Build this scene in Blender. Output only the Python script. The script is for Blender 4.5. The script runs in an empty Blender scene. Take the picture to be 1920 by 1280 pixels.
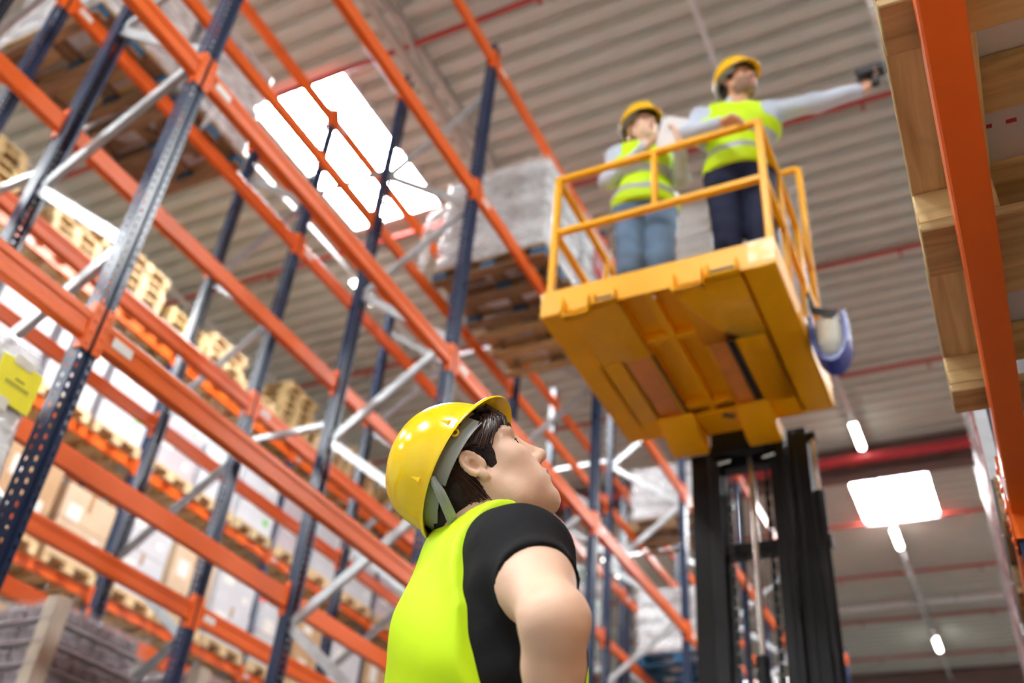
import bpy, bmesh, math, random
import numpy as np
from mathutils import Vector, Matrix, Quaternion
random.seed(7)
PI = math.pi
scene = bpy.context.scene
COL = scene.collection

# ------------------------------------------------------------------ camera, world, light, exposure
CZ = 0.80                                    # camera height above the floor
cam_d = bpy.data.cameras.new('camera')
cam = bpy.data.objects.new('camera', cam_d)
COL.objects.link(cam)
R0 = Vector((0.89545334, 0.43786548, 0.08023172))      # image right
R1 = Vector((-0.20520989, 0.56597082, -0.79847726))    # image down
R2 = Vector((-0.39503445, 0.69853479, 0.59665479))     # view direction
cam.matrix_world = Matrix(((R0.x, -R1.x, -R2.x, 0), (R0.y, -R1.y, -R2.y, 0), (R0.z, -R1.z, -R2.z, CZ), (0, 0, 0, 1)))
cam_d.sensor_width = 36.0
cam_d.lens = 36.0 * 1837.4 / 1920.0
cam_d.clip_end = 200
cam_d.dof.use_dof = True
cam_d.dof.focus_distance = 1.68
cam_d.dof.aperture_fstop = 2.5
cam_d.dof.aperture_blades = 0
scene.camera = cam

world = bpy.data.worlds.new('daylight'); scene.world = world
world.use_nodes = True
wb = world.node_tree.nodes['Background']
wb.inputs[0].default_value = (0.86, 0.93, 1.0, 1); wb.inputs[1].default_value = 1.0

vs = scene.view_settings
vs.view_transform = 'Standard'; vs.look = 'None'; vs.gamma = 1.0; vs.use_curve_mapping = False
vs.exposure = 0.22
scene.cycles.use_denoising = True
scene.cycles.max_bounces = 10
scene.cycles.diffuse_bounces = 6
scene.cycles.glossy_bounces = 4
scene.cycles.transmission_bounces = 6
scene.cycles.transparent_max_bounces = 12
scene.cycles.sample_clamp_indirect = 6.0
scene.cycles.caustics_reflective = False
scene.cycles.caustics_refractive = False

ROOF = 10.75           # underside level of the roof deck
SKY_W, SKY_L = 1.45, 2.5
# centre x, centre y of each rooflight; the out-of-view ones are added for light
ROOFLIGHTS = [(-6.85, 7.05), (-1.55, 18.85), (-1.55, -4.6), (-6.85, -4.6), (3.8, -4.6), (-12.2, -4.6),
              (3.8, 7.05), (-12.2, 18.85), (-17.4, 7.05), (-12.2, 1.2), (3.8, 13.0), (3.8, 18.85), (-6.85, 30.6), (-17.4, -4.6), (-17.4, 18.85)]
RL_GLOW = 66.0        # radiance of the daylight behind each rooflight pane



# ------------------------------------------------------------------ helpers
def tag(o, label=None, cat=None, group=None, kind=None):
    if label: o['label'] = label
    if cat: o['category'] = cat
    if group: o['group'] = group
    if kind: o['kind'] = kind
    return o

def empty(name, loc=(0, 0, 0), rotz=0.0, parent=None):
    o = bpy.data.objects.new(name, None)
    o.empty_display_size = 0.1
    o.location = loc; o.rotation_euler = (0, 0, rotz)
    if parent: o.parent = parent
    COL.objects.link(o)
    return o

def thing(name, label, cat, loc=(0, 0, 0), rotz=0.0, group=None):
    return tag(empty(name, loc, rotz), label, cat, group)

def link(name, me, parent=None, loc=None, mat=None):
    o = bpy.data.objects.new(name, me)
    if mat is not None:
        if not me.materials: me.materials.append(mat)
    if loc is not None: o.location = loc
    if parent: o.parent = parent
    COL.objects.link(o)
    return o

def copy_tree(o, loc=None, rotz=None, parent=None):
    c = o.copy(); COL.objects.link(c)
    if parent is not None: c.parent = parent
    if loc is not None: c.location = loc
    if rotz is not None: c.rotation_euler = (0, 0, rotz)
    for ch in list(o.children):
        copy_tree(ch, parent=c)
    return c

class MB:
    """mesh builder: collects shapes, builds ONE mesh"""
    def __init__(s): s.v = []; s.f = []; s.m = []; s.mi = 0
    def add(s, vs_, fs_):
        b = len(s.v); s.v += [tuple(p) for p in vs_]
        s.f += [tuple(i + b for i in f) for f in fs_]; s.m += [s.mi] * len(fs_)
        return s
    def box(s, c, d, rot=None):
        x, y, z = d[0] / 2, d[1] / 2, d[2] / 2
        P = [Vector(p) for p in ((-x, -y, -z), (x, -y, -z), (x, y, -z), (-x, y, -z), (-x, -y, z), (x, -y, z), (x, y, z), (-x, y, z))]
        if rot is not None: P = [rot @ p for p in P]
        c = Vector(c)
        return s.add([p + c for p in P], [(0, 3, 2, 1), (4, 5, 6, 7), (0, 1, 5, 4), (1, 2, 6, 5), (2, 3, 7, 6), (3, 0, 4, 7)])
    def span(s, a, b):
        return s.box([(a[i] + b[i]) / 2 for i in range(3)], [abs(b[i] - a[i]) for i in range(3)])
    def bar(s, a, b, w, h, up=(0, 0, 1)):
        a = Vector(a); b = Vector(b); d = b - a; L = d.length; d.normalize()
        u = Vector(up); x = d.cross(u)
        if x.length < 1e-4: x = d.cross(Vector((1, 0, 0)))
        x.normalize(); z = x.cross(d)
        return s.box((a + b) / 2, (w, L, h), Matrix((x, d, z)).transposed())
    def tube(s, pts, r, n=10, caps=True, closed=False):
        pts = [Vector(p) for p in pts]; k = len(pts)
        rs = r if isinstance(r, (list, tuple)) else [r] * k
        up = None; V = []
        for i, p in enumerate(pts):
            t = (pts[(i + 1) % k] - pts[i - 1]) if closed else (pts[min(i + 1, k - 1)] - pts[max(i - 1, 0)])
            t.normalize()
            if up is None:
                up = t.cross(Vector((0, 0, 1)))
                if up.length < 1e-3: up = t.cross(Vector((1, 0, 0)))
            up = (up - t * up.dot(t)).normalized(); w = t.cross(up)
            for j in range(n):
                a = 2 * PI * j / n
                V.append(p + (up * math.cos(a) + w * math.sin(a)) * rs[i])
        F = []
        for i in range(k if closed else k - 1):
            for j in range(n):
                a = i * n + j; b = i * n + (j + 1) % n
                c = ((i + 1) % k) * n + (j + 1) % n; d = ((i + 1) % k) * n + j
                F.append((a, b, c, d))
        if caps and not closed:
            F.append(tuple(range(n - 1, -1, -1))); F.append(tuple((k - 1) * n + j for j in range(n)))
        return s.add(V, F)
    def prism(s, prof, a, b, fu, fv, caps=True):
        """closed 2-D profile (u, v) swept from a to b"""
        a = Vector(a); b = Vector(b); fu = Vector(fu); fv = Vector(fv); n = len(prof)
        V = [a + fu * p[0] + fv * p[1] for p in prof] + [b + fu * p[0] + fv * p[1] for p in prof]
        F = [(i, (i + 1) % n, n + (i + 1) % n, n + i) for i in range(n)]
        if caps: F += [tuple(range(n - 1, -1, -1)), tuple(range(n, 2 * n))]
        return s.add(V, F)
    def lathe(s, prof, c=(0, 0, 0), n=24, axis=None):
        V = []; c = Vector(c); k = len(prof)
        for (r, z) in prof:
            for j in range(n):
                a = 2 * PI * j / n
                p = Vector((r * math.cos(a), r * math.sin(a), z))
                if axis is not None: p = axis @ p
                V.append(p + c)
        F = [(i * n + j, i * n + (j + 1) % n, (i + 1) * n + (j + 1) % n, (i + 1) * n + j) for i in range(k - 1) for j in range(n)]
        return s.add(V, F)
    def mesh(s, name, mats=None, bevel=0, seg=1, smooth=None):
        me = bpy.data.meshes.new(name); me.from_pydata(s.v, [], s.f)
        for m in (mats if isinstance(mats, (list, tuple)) else [mats] if mats else []): me.materials.append(m)
        if any(s.m): me.polygons.foreach_set('material_index', s.m)
        bm = bmesh.new(); bm.from_mesh(me)
        bmesh.ops.recalc_face_normals(bm, faces=bm.faces)
        if bevel:
            bmesh.ops.remove_doubles(bm, verts=bm.verts, dist=1e-5)
            ed = [e for e in bm.edges if len(e.link_faces) == 2 and e.calc_face_angle(0) > 0.6]
            bmesh.ops.bevel(bm, geom=ed, offset=bevel, segments=seg, affect='EDGES', profile=0.5, clamp_overlap=True)
        bm.to_mesh(me); bm.free()
        if smooth or bevel:
            me.shade_smooth(); me.set_sharp_from_angle(angle=smooth if isinstance(smooth, float) else 0.7)
        me.update()
        return me
    def build(s, name, mats=None, parent=None, loc=None, bevel=0, seg=1, smooth=None):
        return link(name, s.mesh(name, mats, bevel, seg, smooth), parent, loc)

# ------------------------------------------------------------------ materials
def srgb(r, g, b):
    f = lambda c: c / 12.92 if c <= 0.04045 else ((c + 0.055) / 1.055) ** 2.4
    return (f(r / 255), f(g / 255), f(b / 255), 1)

def mat(name, col, rough=0.5, metal=0.0, var=0.12, scale=6.0, bump=0.0, bscale=40.0, spec=0.5, coat=0.0, stretch=None, col2=None, sss=0.0, rvar=0.1):
    m = bpy.data.materials.new(name); m.use_nodes = True
    nt = m.node_tree; N = nt.nodes; L = nt.links
    b = N['Principled BSDF']
    b.inputs['Roughness'].default_value = rough; b.inputs['Metallic'].default_value = metal
    b.inputs['Specular IOR Level'].default_value = spec
    if coat: b.inputs['Coat Weight'].default_value = coat; b.inputs['Coat Roughness'].default_value = 0.08
    if sss:
        b.inputs['Subsurface Weight'].default_value = sss; b.inputs['Subsurface Radius'].default_value = (0.012, 0.005, 0.003); b.inputs['Subsurface Scale'].default_value = 1.0
    tc = N.new('ShaderNodeTexCoord'); mp = N.new('ShaderNodeMapping'); L.new(tc.outputs['Object'], mp.inputs[0])
    if stretch: mp.inputs['Scale'].default_value = stretch
    nz = N.new('ShaderNodeTexNoise'); nz.inputs['Scale'].default_value = scale; nz.inputs['Detail'].default_value = 5
    L.new(mp.outputs[0], nz.inputs['Vector'])
    cr = N.new('ShaderNodeValToRGB'); L.new(nz.outputs['Fac'], cr.inputs[0])
    c2 = col2 if col2 else tuple(c * (1 - var) for c in col[:3]) + (1,)
    cr.color_ramp.elements[0].position = 0.35; cr.color_ramp.elements[1].position = 0.65
    cr.color_ramp.elements[0].color = c2; cr.color_ramp.elements[1].color = tuple(min(1, c * (1 + var * 0.5)) for c in col[:3]) + (1,)
    L.new(cr.outputs[0], b.inputs['Base Color'])
    if rvar:
        mr = N.new('ShaderNodeMapRange'); mr.inputs[3].default_value = max(0.02, rough - rvar); mr.inputs[4].default_value = min(1, rough + rvar)
        L.new(nz.outputs['Fac'], mr.inputs[0]); L.new(mr.outputs[0], b.inputs['Roughness'])
    if bump:
        n2 = N.new('ShaderNodeTexNoise'); n2.inputs['Scale'].default_value = bscale; n2.inputs['Detail'].default_value = 6
        L.new(mp.outputs[0], n2.inputs['Vector'])
        bp = N.new('ShaderNodeBump'); bp.inputs['Strength'].default_value = bump; bp.inputs['Distance'].default_value = 0.01
        L.new(n2.outputs['Fac'], bp.inputs['Height']); L.new(bp.outputs[0], b.inputs['Normal'])
    return m

def wood_mat(name, light, dark, rough=0.75, along='X'):
    m = bpy.data.materials.new(name); m.use_nodes = True
    nt = m.node_tree; N = nt.nodes; L = nt.links; b = N['Principled BSDF']
    b.inputs['Roughness'].default_value = rough; b.inputs['Specular IOR Level'].default_value = 0.25
    tc = N.new('ShaderNodeTexCoord'); oi = N.new('ShaderNodeObjectInfo'); mp = N.new('ShaderNodeMapping')
    L.new(tc.outputs['Object'], mp.inputs[0])
    cb = N.new('ShaderNodeCombineXYZ'); mu = N.new('ShaderNodeMath'); mu.operation = 'MULTIPLY'; mu.inputs[1].default_value = 37.0
    L.new(oi.outputs['Random'], mu.inputs[0]); L.new(mu.outputs[0], cb.inputs[0]); L.new(mu.outputs[0], cb.inputs[1]); L.new(mu.outputs[0], cb.inputs[2])
    L.new(cb.outputs[0], mp.inputs['Location'])
    st = {'X': (2.0, 22, 22), 'Y': (22, 2.0, 22)}[along]
    mp.inputs['Scale'].default_value = st
    nz = N.new('ShaderNodeTexNoise'); nz.inputs['Scale'].default_value = 1.6; nz.inputs['Detail'].default_value = 7; nz.inputs['Distortion'].default_value = 0.6
    L.new(mp.outputs[0], nz.inputs['Vector'])
    cr = N.new('ShaderNodeValToRGB'); L.new(nz.outputs['Fac'], cr.inputs[0])
    cr.color_ramp.elements[0].position = 0.3; cr.color_ramp.elements[1].position = 0.62
    cr.color_ramp.elements[0].color = dark; cr.color_ramp.elements[1].color = light
    # stains with a shape of their own
    n3 = N.new('ShaderNodeTexNoise'); n3.inputs['Scale'].default_value = 5.0; n3.inputs['Detail'].default_value = 3
    mp2 = N.new('ShaderNodeMapping'); L.new(tc.outputs['Object'], mp2.inputs[0]); L.new(cb.outputs[0], mp2.inputs['Location']); L.new(mp2.outputs[0], n3.inputs['Vector'])
    c3 = N.new('ShaderNodeValToRGB'); c3.color_ramp.elements[0].position = 0.62; c3.color_ramp.elements[1].position = 0.75
    L.new(n3.outputs['Fac'], c3.inputs[0])
    mx = N.new('ShaderNodeMix'); mx.data_type = 'RGBA'; mx.blend_type = 'MIX'
    ms = N.new('ShaderNodeMath'); ms.operation = 'MULTIPLY'; ms.inputs[1].default_value = 0.55; L.new(c3.outputs[0], ms.inputs[0]); L.new(ms.outputs[0], mx.inputs[0])
    L.new(cr.outputs[0], mx.inputs[6]); mx.inputs[7].default_value = tuple(c * 0.35 for c in dark[:3]) + (1,)
    hv = N.new('ShaderNodeHueSaturation'); mr = N.new('ShaderNodeMapRange'); mr.inputs[3].default_value = 0.8; mr.inputs[4].default_value = 1.15
    L.new(oi.outputs['Random'], mr.inputs[0]); L.new(mr.outputs[0], hv.inputs['Value']); L.new(mx.outputs[2], hv.inputs['Color'])
    L.new(hv.outputs[0], b.inputs['Base Color'])
    bp = N.new('ShaderNodeBump'); bp.inputs['Strength'].default_value = 0.35; bp.inputs['Distance'].default_value = 0.004
    L.new(nz.outputs['Fac'], bp.inputs['Height']); L.new(bp.outputs[0], b.inputs['Normal'])
    return m

def film_mat(name, density=0.35, tint=(0.95, 0.97, 1.0), bscale=9.0):
    """clear stretch wrap: part see-through, part glossy, with creases"""
    m = bpy.data.materials.new(name); m.use_nodes = True
    nt = m.node_tree; N = nt.nodes; L = nt.links
    b = N['Principled BSDF']; b.inputs['Base Color'].default_value = tint + (1,); b.inputs['Roughness'].default_value = 0.16
    b.inputs['Specular IOR Level'].default_value = 0.8
    out = N['Material Output']; tr = N.new('ShaderNodeBsdfTransparent'); mx = N.new('ShaderNodeMixShader')
    tc = N.new('ShaderNodeTexCoord'); mp = N.new('ShaderNodeMapping'); mp.inputs['Scale'].default_value = (1, 1, 2.5); L.new(tc.outputs['Object'], mp.inputs[0])
    nz = N.new('ShaderNodeTexNoise'); nz.inputs['Scale'].default_value = bscale; nz.inputs['Detail'].default_value = 4; nz.inputs['Distortion'].default_value = 0.7
    L.new(mp.outputs[0], nz.inputs['Vector'])
    mr = N.new('ShaderNodeMapRange'); mr.inputs[1].default_value = 0.35; mr.inputs[2].default_value = 0.75; mr.inputs[3].default_value = density * 0.5; mr.inputs[4].default_value = min(1, density * 2)
    L.new(nz.outputs['Fac'], mr.inputs[0]); L.new(mr.outputs[0], mx.inputs[0])
    L.new(tr.outputs[0], mx.inputs[1]); L.new(b.outputs[0], mx.inputs[2]); L.new(mx.outputs[0], out.inputs[0])
    bp = N.new('ShaderNodeBump'); bp.inputs['Strength'].default_value = 0.55; bp.inputs['Distance'].default_value = 0.03
    L.new(nz.outputs['Fac'], bp.inputs['Height']); L.new(bp.outputs[0], b.inputs['Normal'])
    return m

def emit_mat(name, col, strength):
    m = bpy.data.materials.new(name); m.use_nodes = True
    b = m.node_tree.nodes['Principled BSDF']; b.inputs['Base Color'].default_value = col
    b.inputs['Emission Color'].default_value = col; b.inputs['Emission Strength'].default_value = strength
    return m

M = {}
M['deck'] = mat('roof_deck_paint', srgb(206, 208, 200), 0.55, 0.0, 0.05, 2.0)
M['concrete'] = mat('sealed_concrete', srgb(122, 120, 117), 0.4, 0, 0.08, 1.2, 0.1, 20)
M['wall'] = mat('wall_panel_paint', srgb(214, 212, 206), 0.55, 0, 0.04, 1.5)
M['pipe'] = mat('red_pipe_paint', srgb(168, 52, 44), 0.45, 0, 0.12, 4)
M['girder'] = mat('steel_girder_paint', srgb(120, 96, 92), 0.55, 0, 0.1, 3)
M['truss'] = mat('grey_truss_paint', srgb(176, 170, 164), 0.5, 0, 0.08, 3)
M['navy'] = mat('navy_upright_paint', srgb(30, 48, 80), 0.28, 0.0, 0.06, 5, 0, 60, 0.40, rvar=0.03)
M['orange'] = mat('orange_beam_paint', srgb(234, 104, 34), 0.30, 0.0, 0.05, 3, 0, 50, 0.28, rvar=0.04)
M['galv'] = mat('galvanised_steel', srgb(190, 196, 200), 0.36, 0.55, 0.14, 14, 0.03, 60)
M['white_sticker'] = mat('white_sticker', srgb(238, 236, 230), 0.5, 0, 0.04, 20)
M['lamp'] = emit_mat('lamp_diffuser', (1, 0.98, 0.9, 1), 14.0)
M['sky_pane'] = emit_mat('daylit_pane', (0.97, 1.0, 1.0, 1), RL_GLOW)
M['white_metal'] = mat('white_enamel', srgb(226, 228, 230), 0.35, 0, 0.05, 8)
M['dark'] = mat('dark_rubber_and_shade', srgb(28, 28, 30), 0.6, 0, 0.2, 20)  # rubber and small dark parts; also the painted shade in the platform slots
# ------------------------------------------------------------------ the hall
HX0, HX1, HY0, HY1 = -24.0, 12.0, -10.0, 42.0
tag(MB().span((HX0, HY0, -0.2), (HX1, HY1, 0)).build('floor', M['concrete']), kind='structure')
# corrugated roof deck: trapezoid ribs running across the aisles, cut away at each rooflight
def deck_piece(mb, x0, x1, y0, y1):
    pitch = 0.30; dep = 0.125
    ys = []
    k0 = math.floor((y0 - HY0) / pitch) - 1; k1 = math.ceil((y1 - HY0) / pitch) + 1
    pts = []
    for k in range(k0, k1 + 1):
        b = HY0 + k * pitch
        for fy, fz in ((0, 0), (0.13, 0), (0.165, dep), (0.265, dep)):
            pts.append((b + fy, fz))
    P = [p for p in pts if y0 < p[0] < y1]
    def zat(y):
        for a, b in zip(pts, pts[1:]):
            if a[0] <= y <= b[0]: return a[1] + (b[1] - a[1]) * (y - a[0]) / (b[0] - a[0])
        return 0
    P = [(y0, zat(y0))] + P + [(y1, zat(y1))]
    V = []; F = []
    for (y, z) in P:
        V += [(x0, y, ROOF + z), (x1, y, ROOF + z)]
    for i in range(len(P) - 1):
        F.append((2 * i, 2 * i + 1, 2 * i + 3, 2 * i + 2))
    mb.add(V, F)
deck = MB()
rows = sorted(set(y for _, y in ROOFLIGHTS)); ycut = HY0
for ry in rows:
    deck_piece(deck, HX0, HX1, ycut, ry - SKY_L / 2)
    xs = sorted(x for x, y in ROOFLIGHTS if y == ry); xc = HX0
    for x in xs:
        deck_piece(deck, xc, x - SKY_W / 2, ry - SKY_L / 2, ry + SKY_L / 2); xc = x + SKY_W / 2
    deck_piece(deck, xc, HX1, ry - SKY_L / 2, ry + SKY_L / 2); ycut = ry + SKY_L / 2
deck_piece(deck, HX0, HX1, ycut, HY1)
ceiling = tag(deck.build('ceiling', M['deck']), kind='structure')
tag(MB().span((HX0, HY0, ROOF + 0.3), (HX1, HY1, ROOF + 0.4)).build('roof', M['wall']), kind='structure')
for nm, a, b in (('wall_left', (HX0 - .2, HY0, 0), (HX0, HY1, ROOF + .3)), ('wall_right', (HX1, HY0, 0), (HX1 + .2, HY1, ROOF + .3)),
                 ('wall_far', (HX0, HY1, 0), (HX1, HY1 + .2, ROOF + .3)), ('wall_near', (HX0, HY0 - .2, 0), (HX1, HY0, ROOF + .3))):
    tag(MB().span(a, b).build(nm, M['wall']), kind='structure')
# rooflights: kerb frame and glazing bars (panes give off the daylight; unseen ones are added)
for i, (x, y) in enumerate(ROOFLIGHTS):
    f = MB(); a, b = SKY_W / 2, SKY_L / 2
    for (p, q) in (((-a - .05, -b - .05, -.02), (-a, b + .05, .3)), ((a, -b - .05, -.02), (a + .05, b + .05, .3)),
                   ((-a, -b - .05, -.02), (a, -b, .3)), ((-a, b, -.02), (a, b + .05, .3))):
        f.span(p, q)
    w = tag(f.build('window_%d' % (i + 1), M['white_metal'], loc=(x, y, ROOF)), kind='structure')
    for kx in (0, 1):
        for (ya, yb_) in ((-b, -.62), (-.62, .1), (.1, b)):
            pn = MB().span((-a if kx == 0 else .012, ya + .012, .03), (-.012 if kx == 0 else a, yb_ - .012, .036)).build('pane', M['sky_pane'], w)
    for k in (-0.62, 0.1):
        MB().span((-a, k - .012, -.015), (a, k + .012, 0.03)).build('glazing_bar', M['white_metal'], w)
    MB().span((-0.012, -b, -.015), (0.012, b, 0.03)).build('glazing_bar', M['white_metal'], w)
# roof steel: two main girders with red fire mains, trusses along the aisles
for gi, gy in enumerate((16.95, 29.5)):
    g = MB(); z0 = ROOF - 0.62
    g.span((HX0, gy - .14, ROOF - .04), (HX1, gy + .14, ROOF - .02)); g.span((HX0, gy - .14, z0), (HX1, gy + .14, z0 + .025)); g.span((HX0, gy - .01, z0), (HX1, gy + .01, ROOF - .02))
    tag(g.build('trim_%d' % (gi + 1), M['girder']), kind='structure')
for ti, (tx, z) in enumerate(((-5.0, ROOF - .5), (-12.6, ROOF - .5), (-16.5, ROOF - .5))):
    g = MB()
    g.bar((tx, HY0, z), (tx, HY1, z), .09, .09); g.bar((tx, HY0, ROOF - .06), (tx, HY1, ROOF - .06), .09, .09)
    y = HY0; k = 0
    while y < HY1 - 1.2:
        g.bar((tx, y, z if k % 2 else ROOF - .06), (tx, y + 1.1, ROOF - .06 if k % 2 else z), .045, .045); y += 1.1; k += 1
    tag(g.build('trim_%d' % (ti + 3), M['truss']), kind='structure')
# red sprinkler pipes across the hall
PIPES = [-2.9, 0.0, 2.85, 5.7, 8.55, 11.4, 14.25, 19.75, 22.4, 25.1, 27.8, 31.5]
for i, y in enumerate(PIPES):
    near = 'sixth' 
    t = tag(empty('sprinkler_pipe', (0, y, ROOF - 0.15)), None, 'pipe')
    MB().tube([(HX0, 0, 0), (HX1, 0, 0)], .036 if y < 17 else .032, 10).build('pipe_run', M['pipe'], t, smooth=True)
    for k, sx in enumerate(range(-22, 12, 3)):
        h = MB(); xx = sx + 0.7
        h.tube([(xx, 0, 0), (xx, 0, -.09)], .014, 8); h.lathe([(.004, -.15), (.03, -.14), (.03, -.135), (.012, -.13), (.012, -.09)], (xx, 0, 0), 10)
        h.build('sprinkler_head', M['pipe'], t)
    for sx in range(-21, 12, 4):
        MB().bar((sx, 0, 0.02), (sx, 0, .15), .02, .012).build('hanger', M['galv'], t)
    t['label'] = ['red sprinkler pipe behind the camera over the rack ends', 'red sprinkler pipe directly over the camera, out of the picture', 'red sprinkler pipe crossing just above the top left corner',
                  'red sprinkler pipe crossing the near end of the big rooflight', 'red sprinkler pipe across the middle of the roof behind the big rooflight',
                  'red sprinkler pipe passing beside the outstretched arm with the scanner', 'red sprinkler pipe above the blue basket on the platform',
                  'red sprinkler pipe along the far edge of the small rooflight', 'red sprinkler pipe second beyond the small rooflight', 'red sprinkler pipe just beyond the bright steel duct',
                  'red sprinkler pipe low at the far end of the roof', 'red sprinkler pipe farthest away, by the far wall'][i]
# big red fire main beside the first girder
t = thing('fire_main', 'thick red fire main running along the dark roof girder', 'pipe', (0, 16.60, ROOF - .41))
MB().tube([(HX0, 0, 0), (HX1, 0, 0)], .10, 14).build('pipe_run', mat('bright_red_paint', srgb(176, 44, 54), .4, 0, .08, 4), t, smooth=True)
for sx in range(-22, 12, 4): MB().lathe([(.102, -.04), (.13, -.04), (.13, .04), (.102, .04)], (sx, 0, 0), 14, Matrix.Rotation(PI / 2, 3, 'Y')).build('coupling', M['pipe'], t)
t = thing('ventilation_duct', 'bright galvanised duct crossing the far roof near the last lamp', 'duct', (0, 24.3, ROOF - .1))
MB().tube([(HX0, 0, 0), (HX1, 0, 0)], .085, 12).build('duct_run', M['white_metal'], t, smooth=True)
for sx in range(-22, 12, 3): MB().lathe([(.087, -.02), (.1, -.02), (.1, .02), (.087, .02)], (sx, 0, 0), 12, Matrix.Rotation(PI / 2, 3, 'Y')).build('duct_clamp', M['galv'], t)

# lamp lines: trunking with tube lamps
def trunking(x, y0, y1, lab):
    t = thing('lighting_trunking', lab, 'trunking', (x, 0, 10.515))
    MB().span((-.035, y0, -.025), (.035, y1, .025)).build('rail', M['white_metal'], t, bevel=.006)
    y = y0 + .8
    while y < y1:
        MB().tube([(0, y, .03), (0, y, .26)], .004, 6).build('hanger', M['galv'], t); y += 2.4
    return t
def lamp(x, y0, y1, lab):
    t = thing('tube_lamp', lab, 'lamp', (x, (y0 + y1) / 2, 10.463))
    L = (y1 - y0) / 2
    MB().prism([(-.07, 0), (-.045, -.05), (.045, -.05), (.07, 0)], (0, -L, .02), (0, L, .02), (1, 0, 0), (0, 0, 1)).build('housing', M['white_metal'], t)
    MB().prism([(-.06, 0), (-.04, -.045), (.04, -.045), (.06, 0)], (0, -L + .02, -.02), (0, L - .02, -.02), (1, 0, 0), (0, 0, 1)).build('diffuser', M['lamp'], t)
tk = trunking(-1.745, 4.5, 36, 'grey lamp trunking over our aisle, passing above the man on the platform')
trunking(-8.03, 4.0, 36, 'lamp trunking over the aisle behind the left racks')
trunking(-11.07, 3.5, 36, 'white trunking seen past the near rack frame, farthest left')
for (y0, y1, lab) in ((15.5, 16.42, 'lit tube lamp hanging nearest to the platform, above the dark girder'), (19.85, 20.75, 'lit tube lamp at the edge of the small rooflight'),
                      (26.1, 27.1, 'lit tube lamp farthest down the roof, beyond the bright duct')):
    lamp(-1.745, y0, y1, lab)
for (y0, y1, lab) in ((9.0, 9.62, 'lit lamp behind the orange beam below the big rooflight'), (14.2, 15.2, 'lit lamp over the far aisle, deeper in behind the racks'), (19.5, 20.5, 'lit lamp over the far aisle, deepest of its line')):
    lamp(-8.03, y0, y1, lab)
# silvery cable bundle clipped along the lamp line beyond the small rooflight
pp = [(0.05 * math.sin(i * 1.7), 20.8 + i * .13, -.10 - .14 * abs(math.sin(i * .9)) - .03 * math.sin(i * 2.3)) for i in range(40)]
cb_ = MB().tube(pp, .035, 8).build('cable_bundle', mat('shiny_cable_wrap', srgb(228, 232, 236), .15, .4, .2, 20, .6, 30), tk, smooth=True)
for i in range(2, 40, 5): MB().lathe([(.05, -.03), (.06, 0), (.05, .03)], pp[i], 8, Matrix.Rotation(PI / 2, 3, 'X')).build('clip', M['galv'], cb_)
# ------------------------------------------------------------------ pallet racking
X1, X2, X3, X4 = -3.278, -4.335, -5.145, -6.202
X5, X6 = -9.80, -10.857
YA = 2.154; BAY = 2.8
DZ = 1.7546
def LV(l): return 2.429 + DZ * (l - 2) + CZ        # beam centre height of level l
TOP = 7.93 + CZ
UW, UD = 0.092, 0.078
def hole_strip(mb, p0, du, dv, width, L, pitch, hw, hh, off=0.0):
    """flat strip from p0 along dv (length L), width along du, with six-sided holes punched through it"""
    p0 = Vector(p0); du = Vector(du); dv = Vector(dv); n = int(L / pitch)
    V = []; F = []
    w = width / 2
    hexa = [(-hw, 0), (-hw * .5, -hh), (hw * .5, -hh), (hw, 0), (hw * .5, hh), (-hw * .5, hh)]
    for i in range(n):
        z0 = i * pitch; zc = z0 + pitch / 2
        b = len(V)
        oc = [(-w, z0), (w, z0), (w, zc), (w, z0 + pitch), (-w, z0 + pitch), (-w, zc)]
        for (u, v) in oc: V.append(p0 + du * (u + w) + dv * v)
        for (u, v) in hexa: V.append(p0 + du * (u + w + off) + dv * (zc + v))
        h = b + 6
        F += [(b, b + 1, h + 2, h + 1), (b + 1, b + 2, h + 3, h + 2), (b + 2, b + 3, h + 4, h + 3), (b + 3, b + 4, h + 5, h + 4), (b + 4, b + 5, h, h + 5), (b + 5, b, h + 1, h)]
    mb.add(V, F)
    if L - n * pitch > 1e-4:
        a = p0 + dv * (n * pitch); c = p0 + dv * L
        mb.add([a, a + du * width, c + du * width, c], [(0, 1, 2, 3)])
def plain_strip(mb, p0, du, dv, width, L):
    p0 = Vector(p0); du = Vector(du) * width; dv = Vector(dv) * L
    mb.add([p0, p0 + du, p0 + du + dv, p0 + dv], [(0, 1, 2, 3)])
def upright_mesh(H, holes=True):
    """open omega section; front face looks along +X at x = 0, body goes to -X; centred on y"""
    mb = MB(); up = (0, 0, 1); w = UW / 2; t = 0.003
    hs = (lambda p, du, wd, hw, hh: hole_strip(mb, p, du, up, wd, H, .05, hw, hh)) if holes else (lambda p, du, wd, hw, hh: plain_strip(mb, p, du, up, wd, H))
    rw = .031
    hs((0, -w, 0), (0, 1, 0), rw, .0065, .011)                     # front ridges
    hs((0, w - rw, 0), (0, 1, 0), rw, .0065, .011)
    plain_strip(mb, (0, -w + rw, 0), (-1, 0, 0), up, .012, H)
    plain_strip(mb, (0, w - rw, 0), (-1, 0, 0), up, .012, H)
    plain_strip(mb, (-.012, -w + rw, 0), (0, 1, 0), up, UW - 2 * rw, H)
    hs((0, -w, 0), (-1, 0, 0), UD, .0065, .0105)                     # sides
    hs((0, w, 0), (-1, 0, 0), UD, .0065, .0105)
    plain_strip(mb, (-UD, -w, 0), (0, 1, 0), up, .02, H)           # rear lips
    plain_strip(mb, (-UD, w - .02, 0), (0, 1, 0), up, .02, H)
    me = mb.mesh('upright', M['navy'])
    return me
ME_UP = upright_mesh(TOP); ME_UPF = upright_mesh(TOP, False)
BH, BD = 0.130, 0.050
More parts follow.
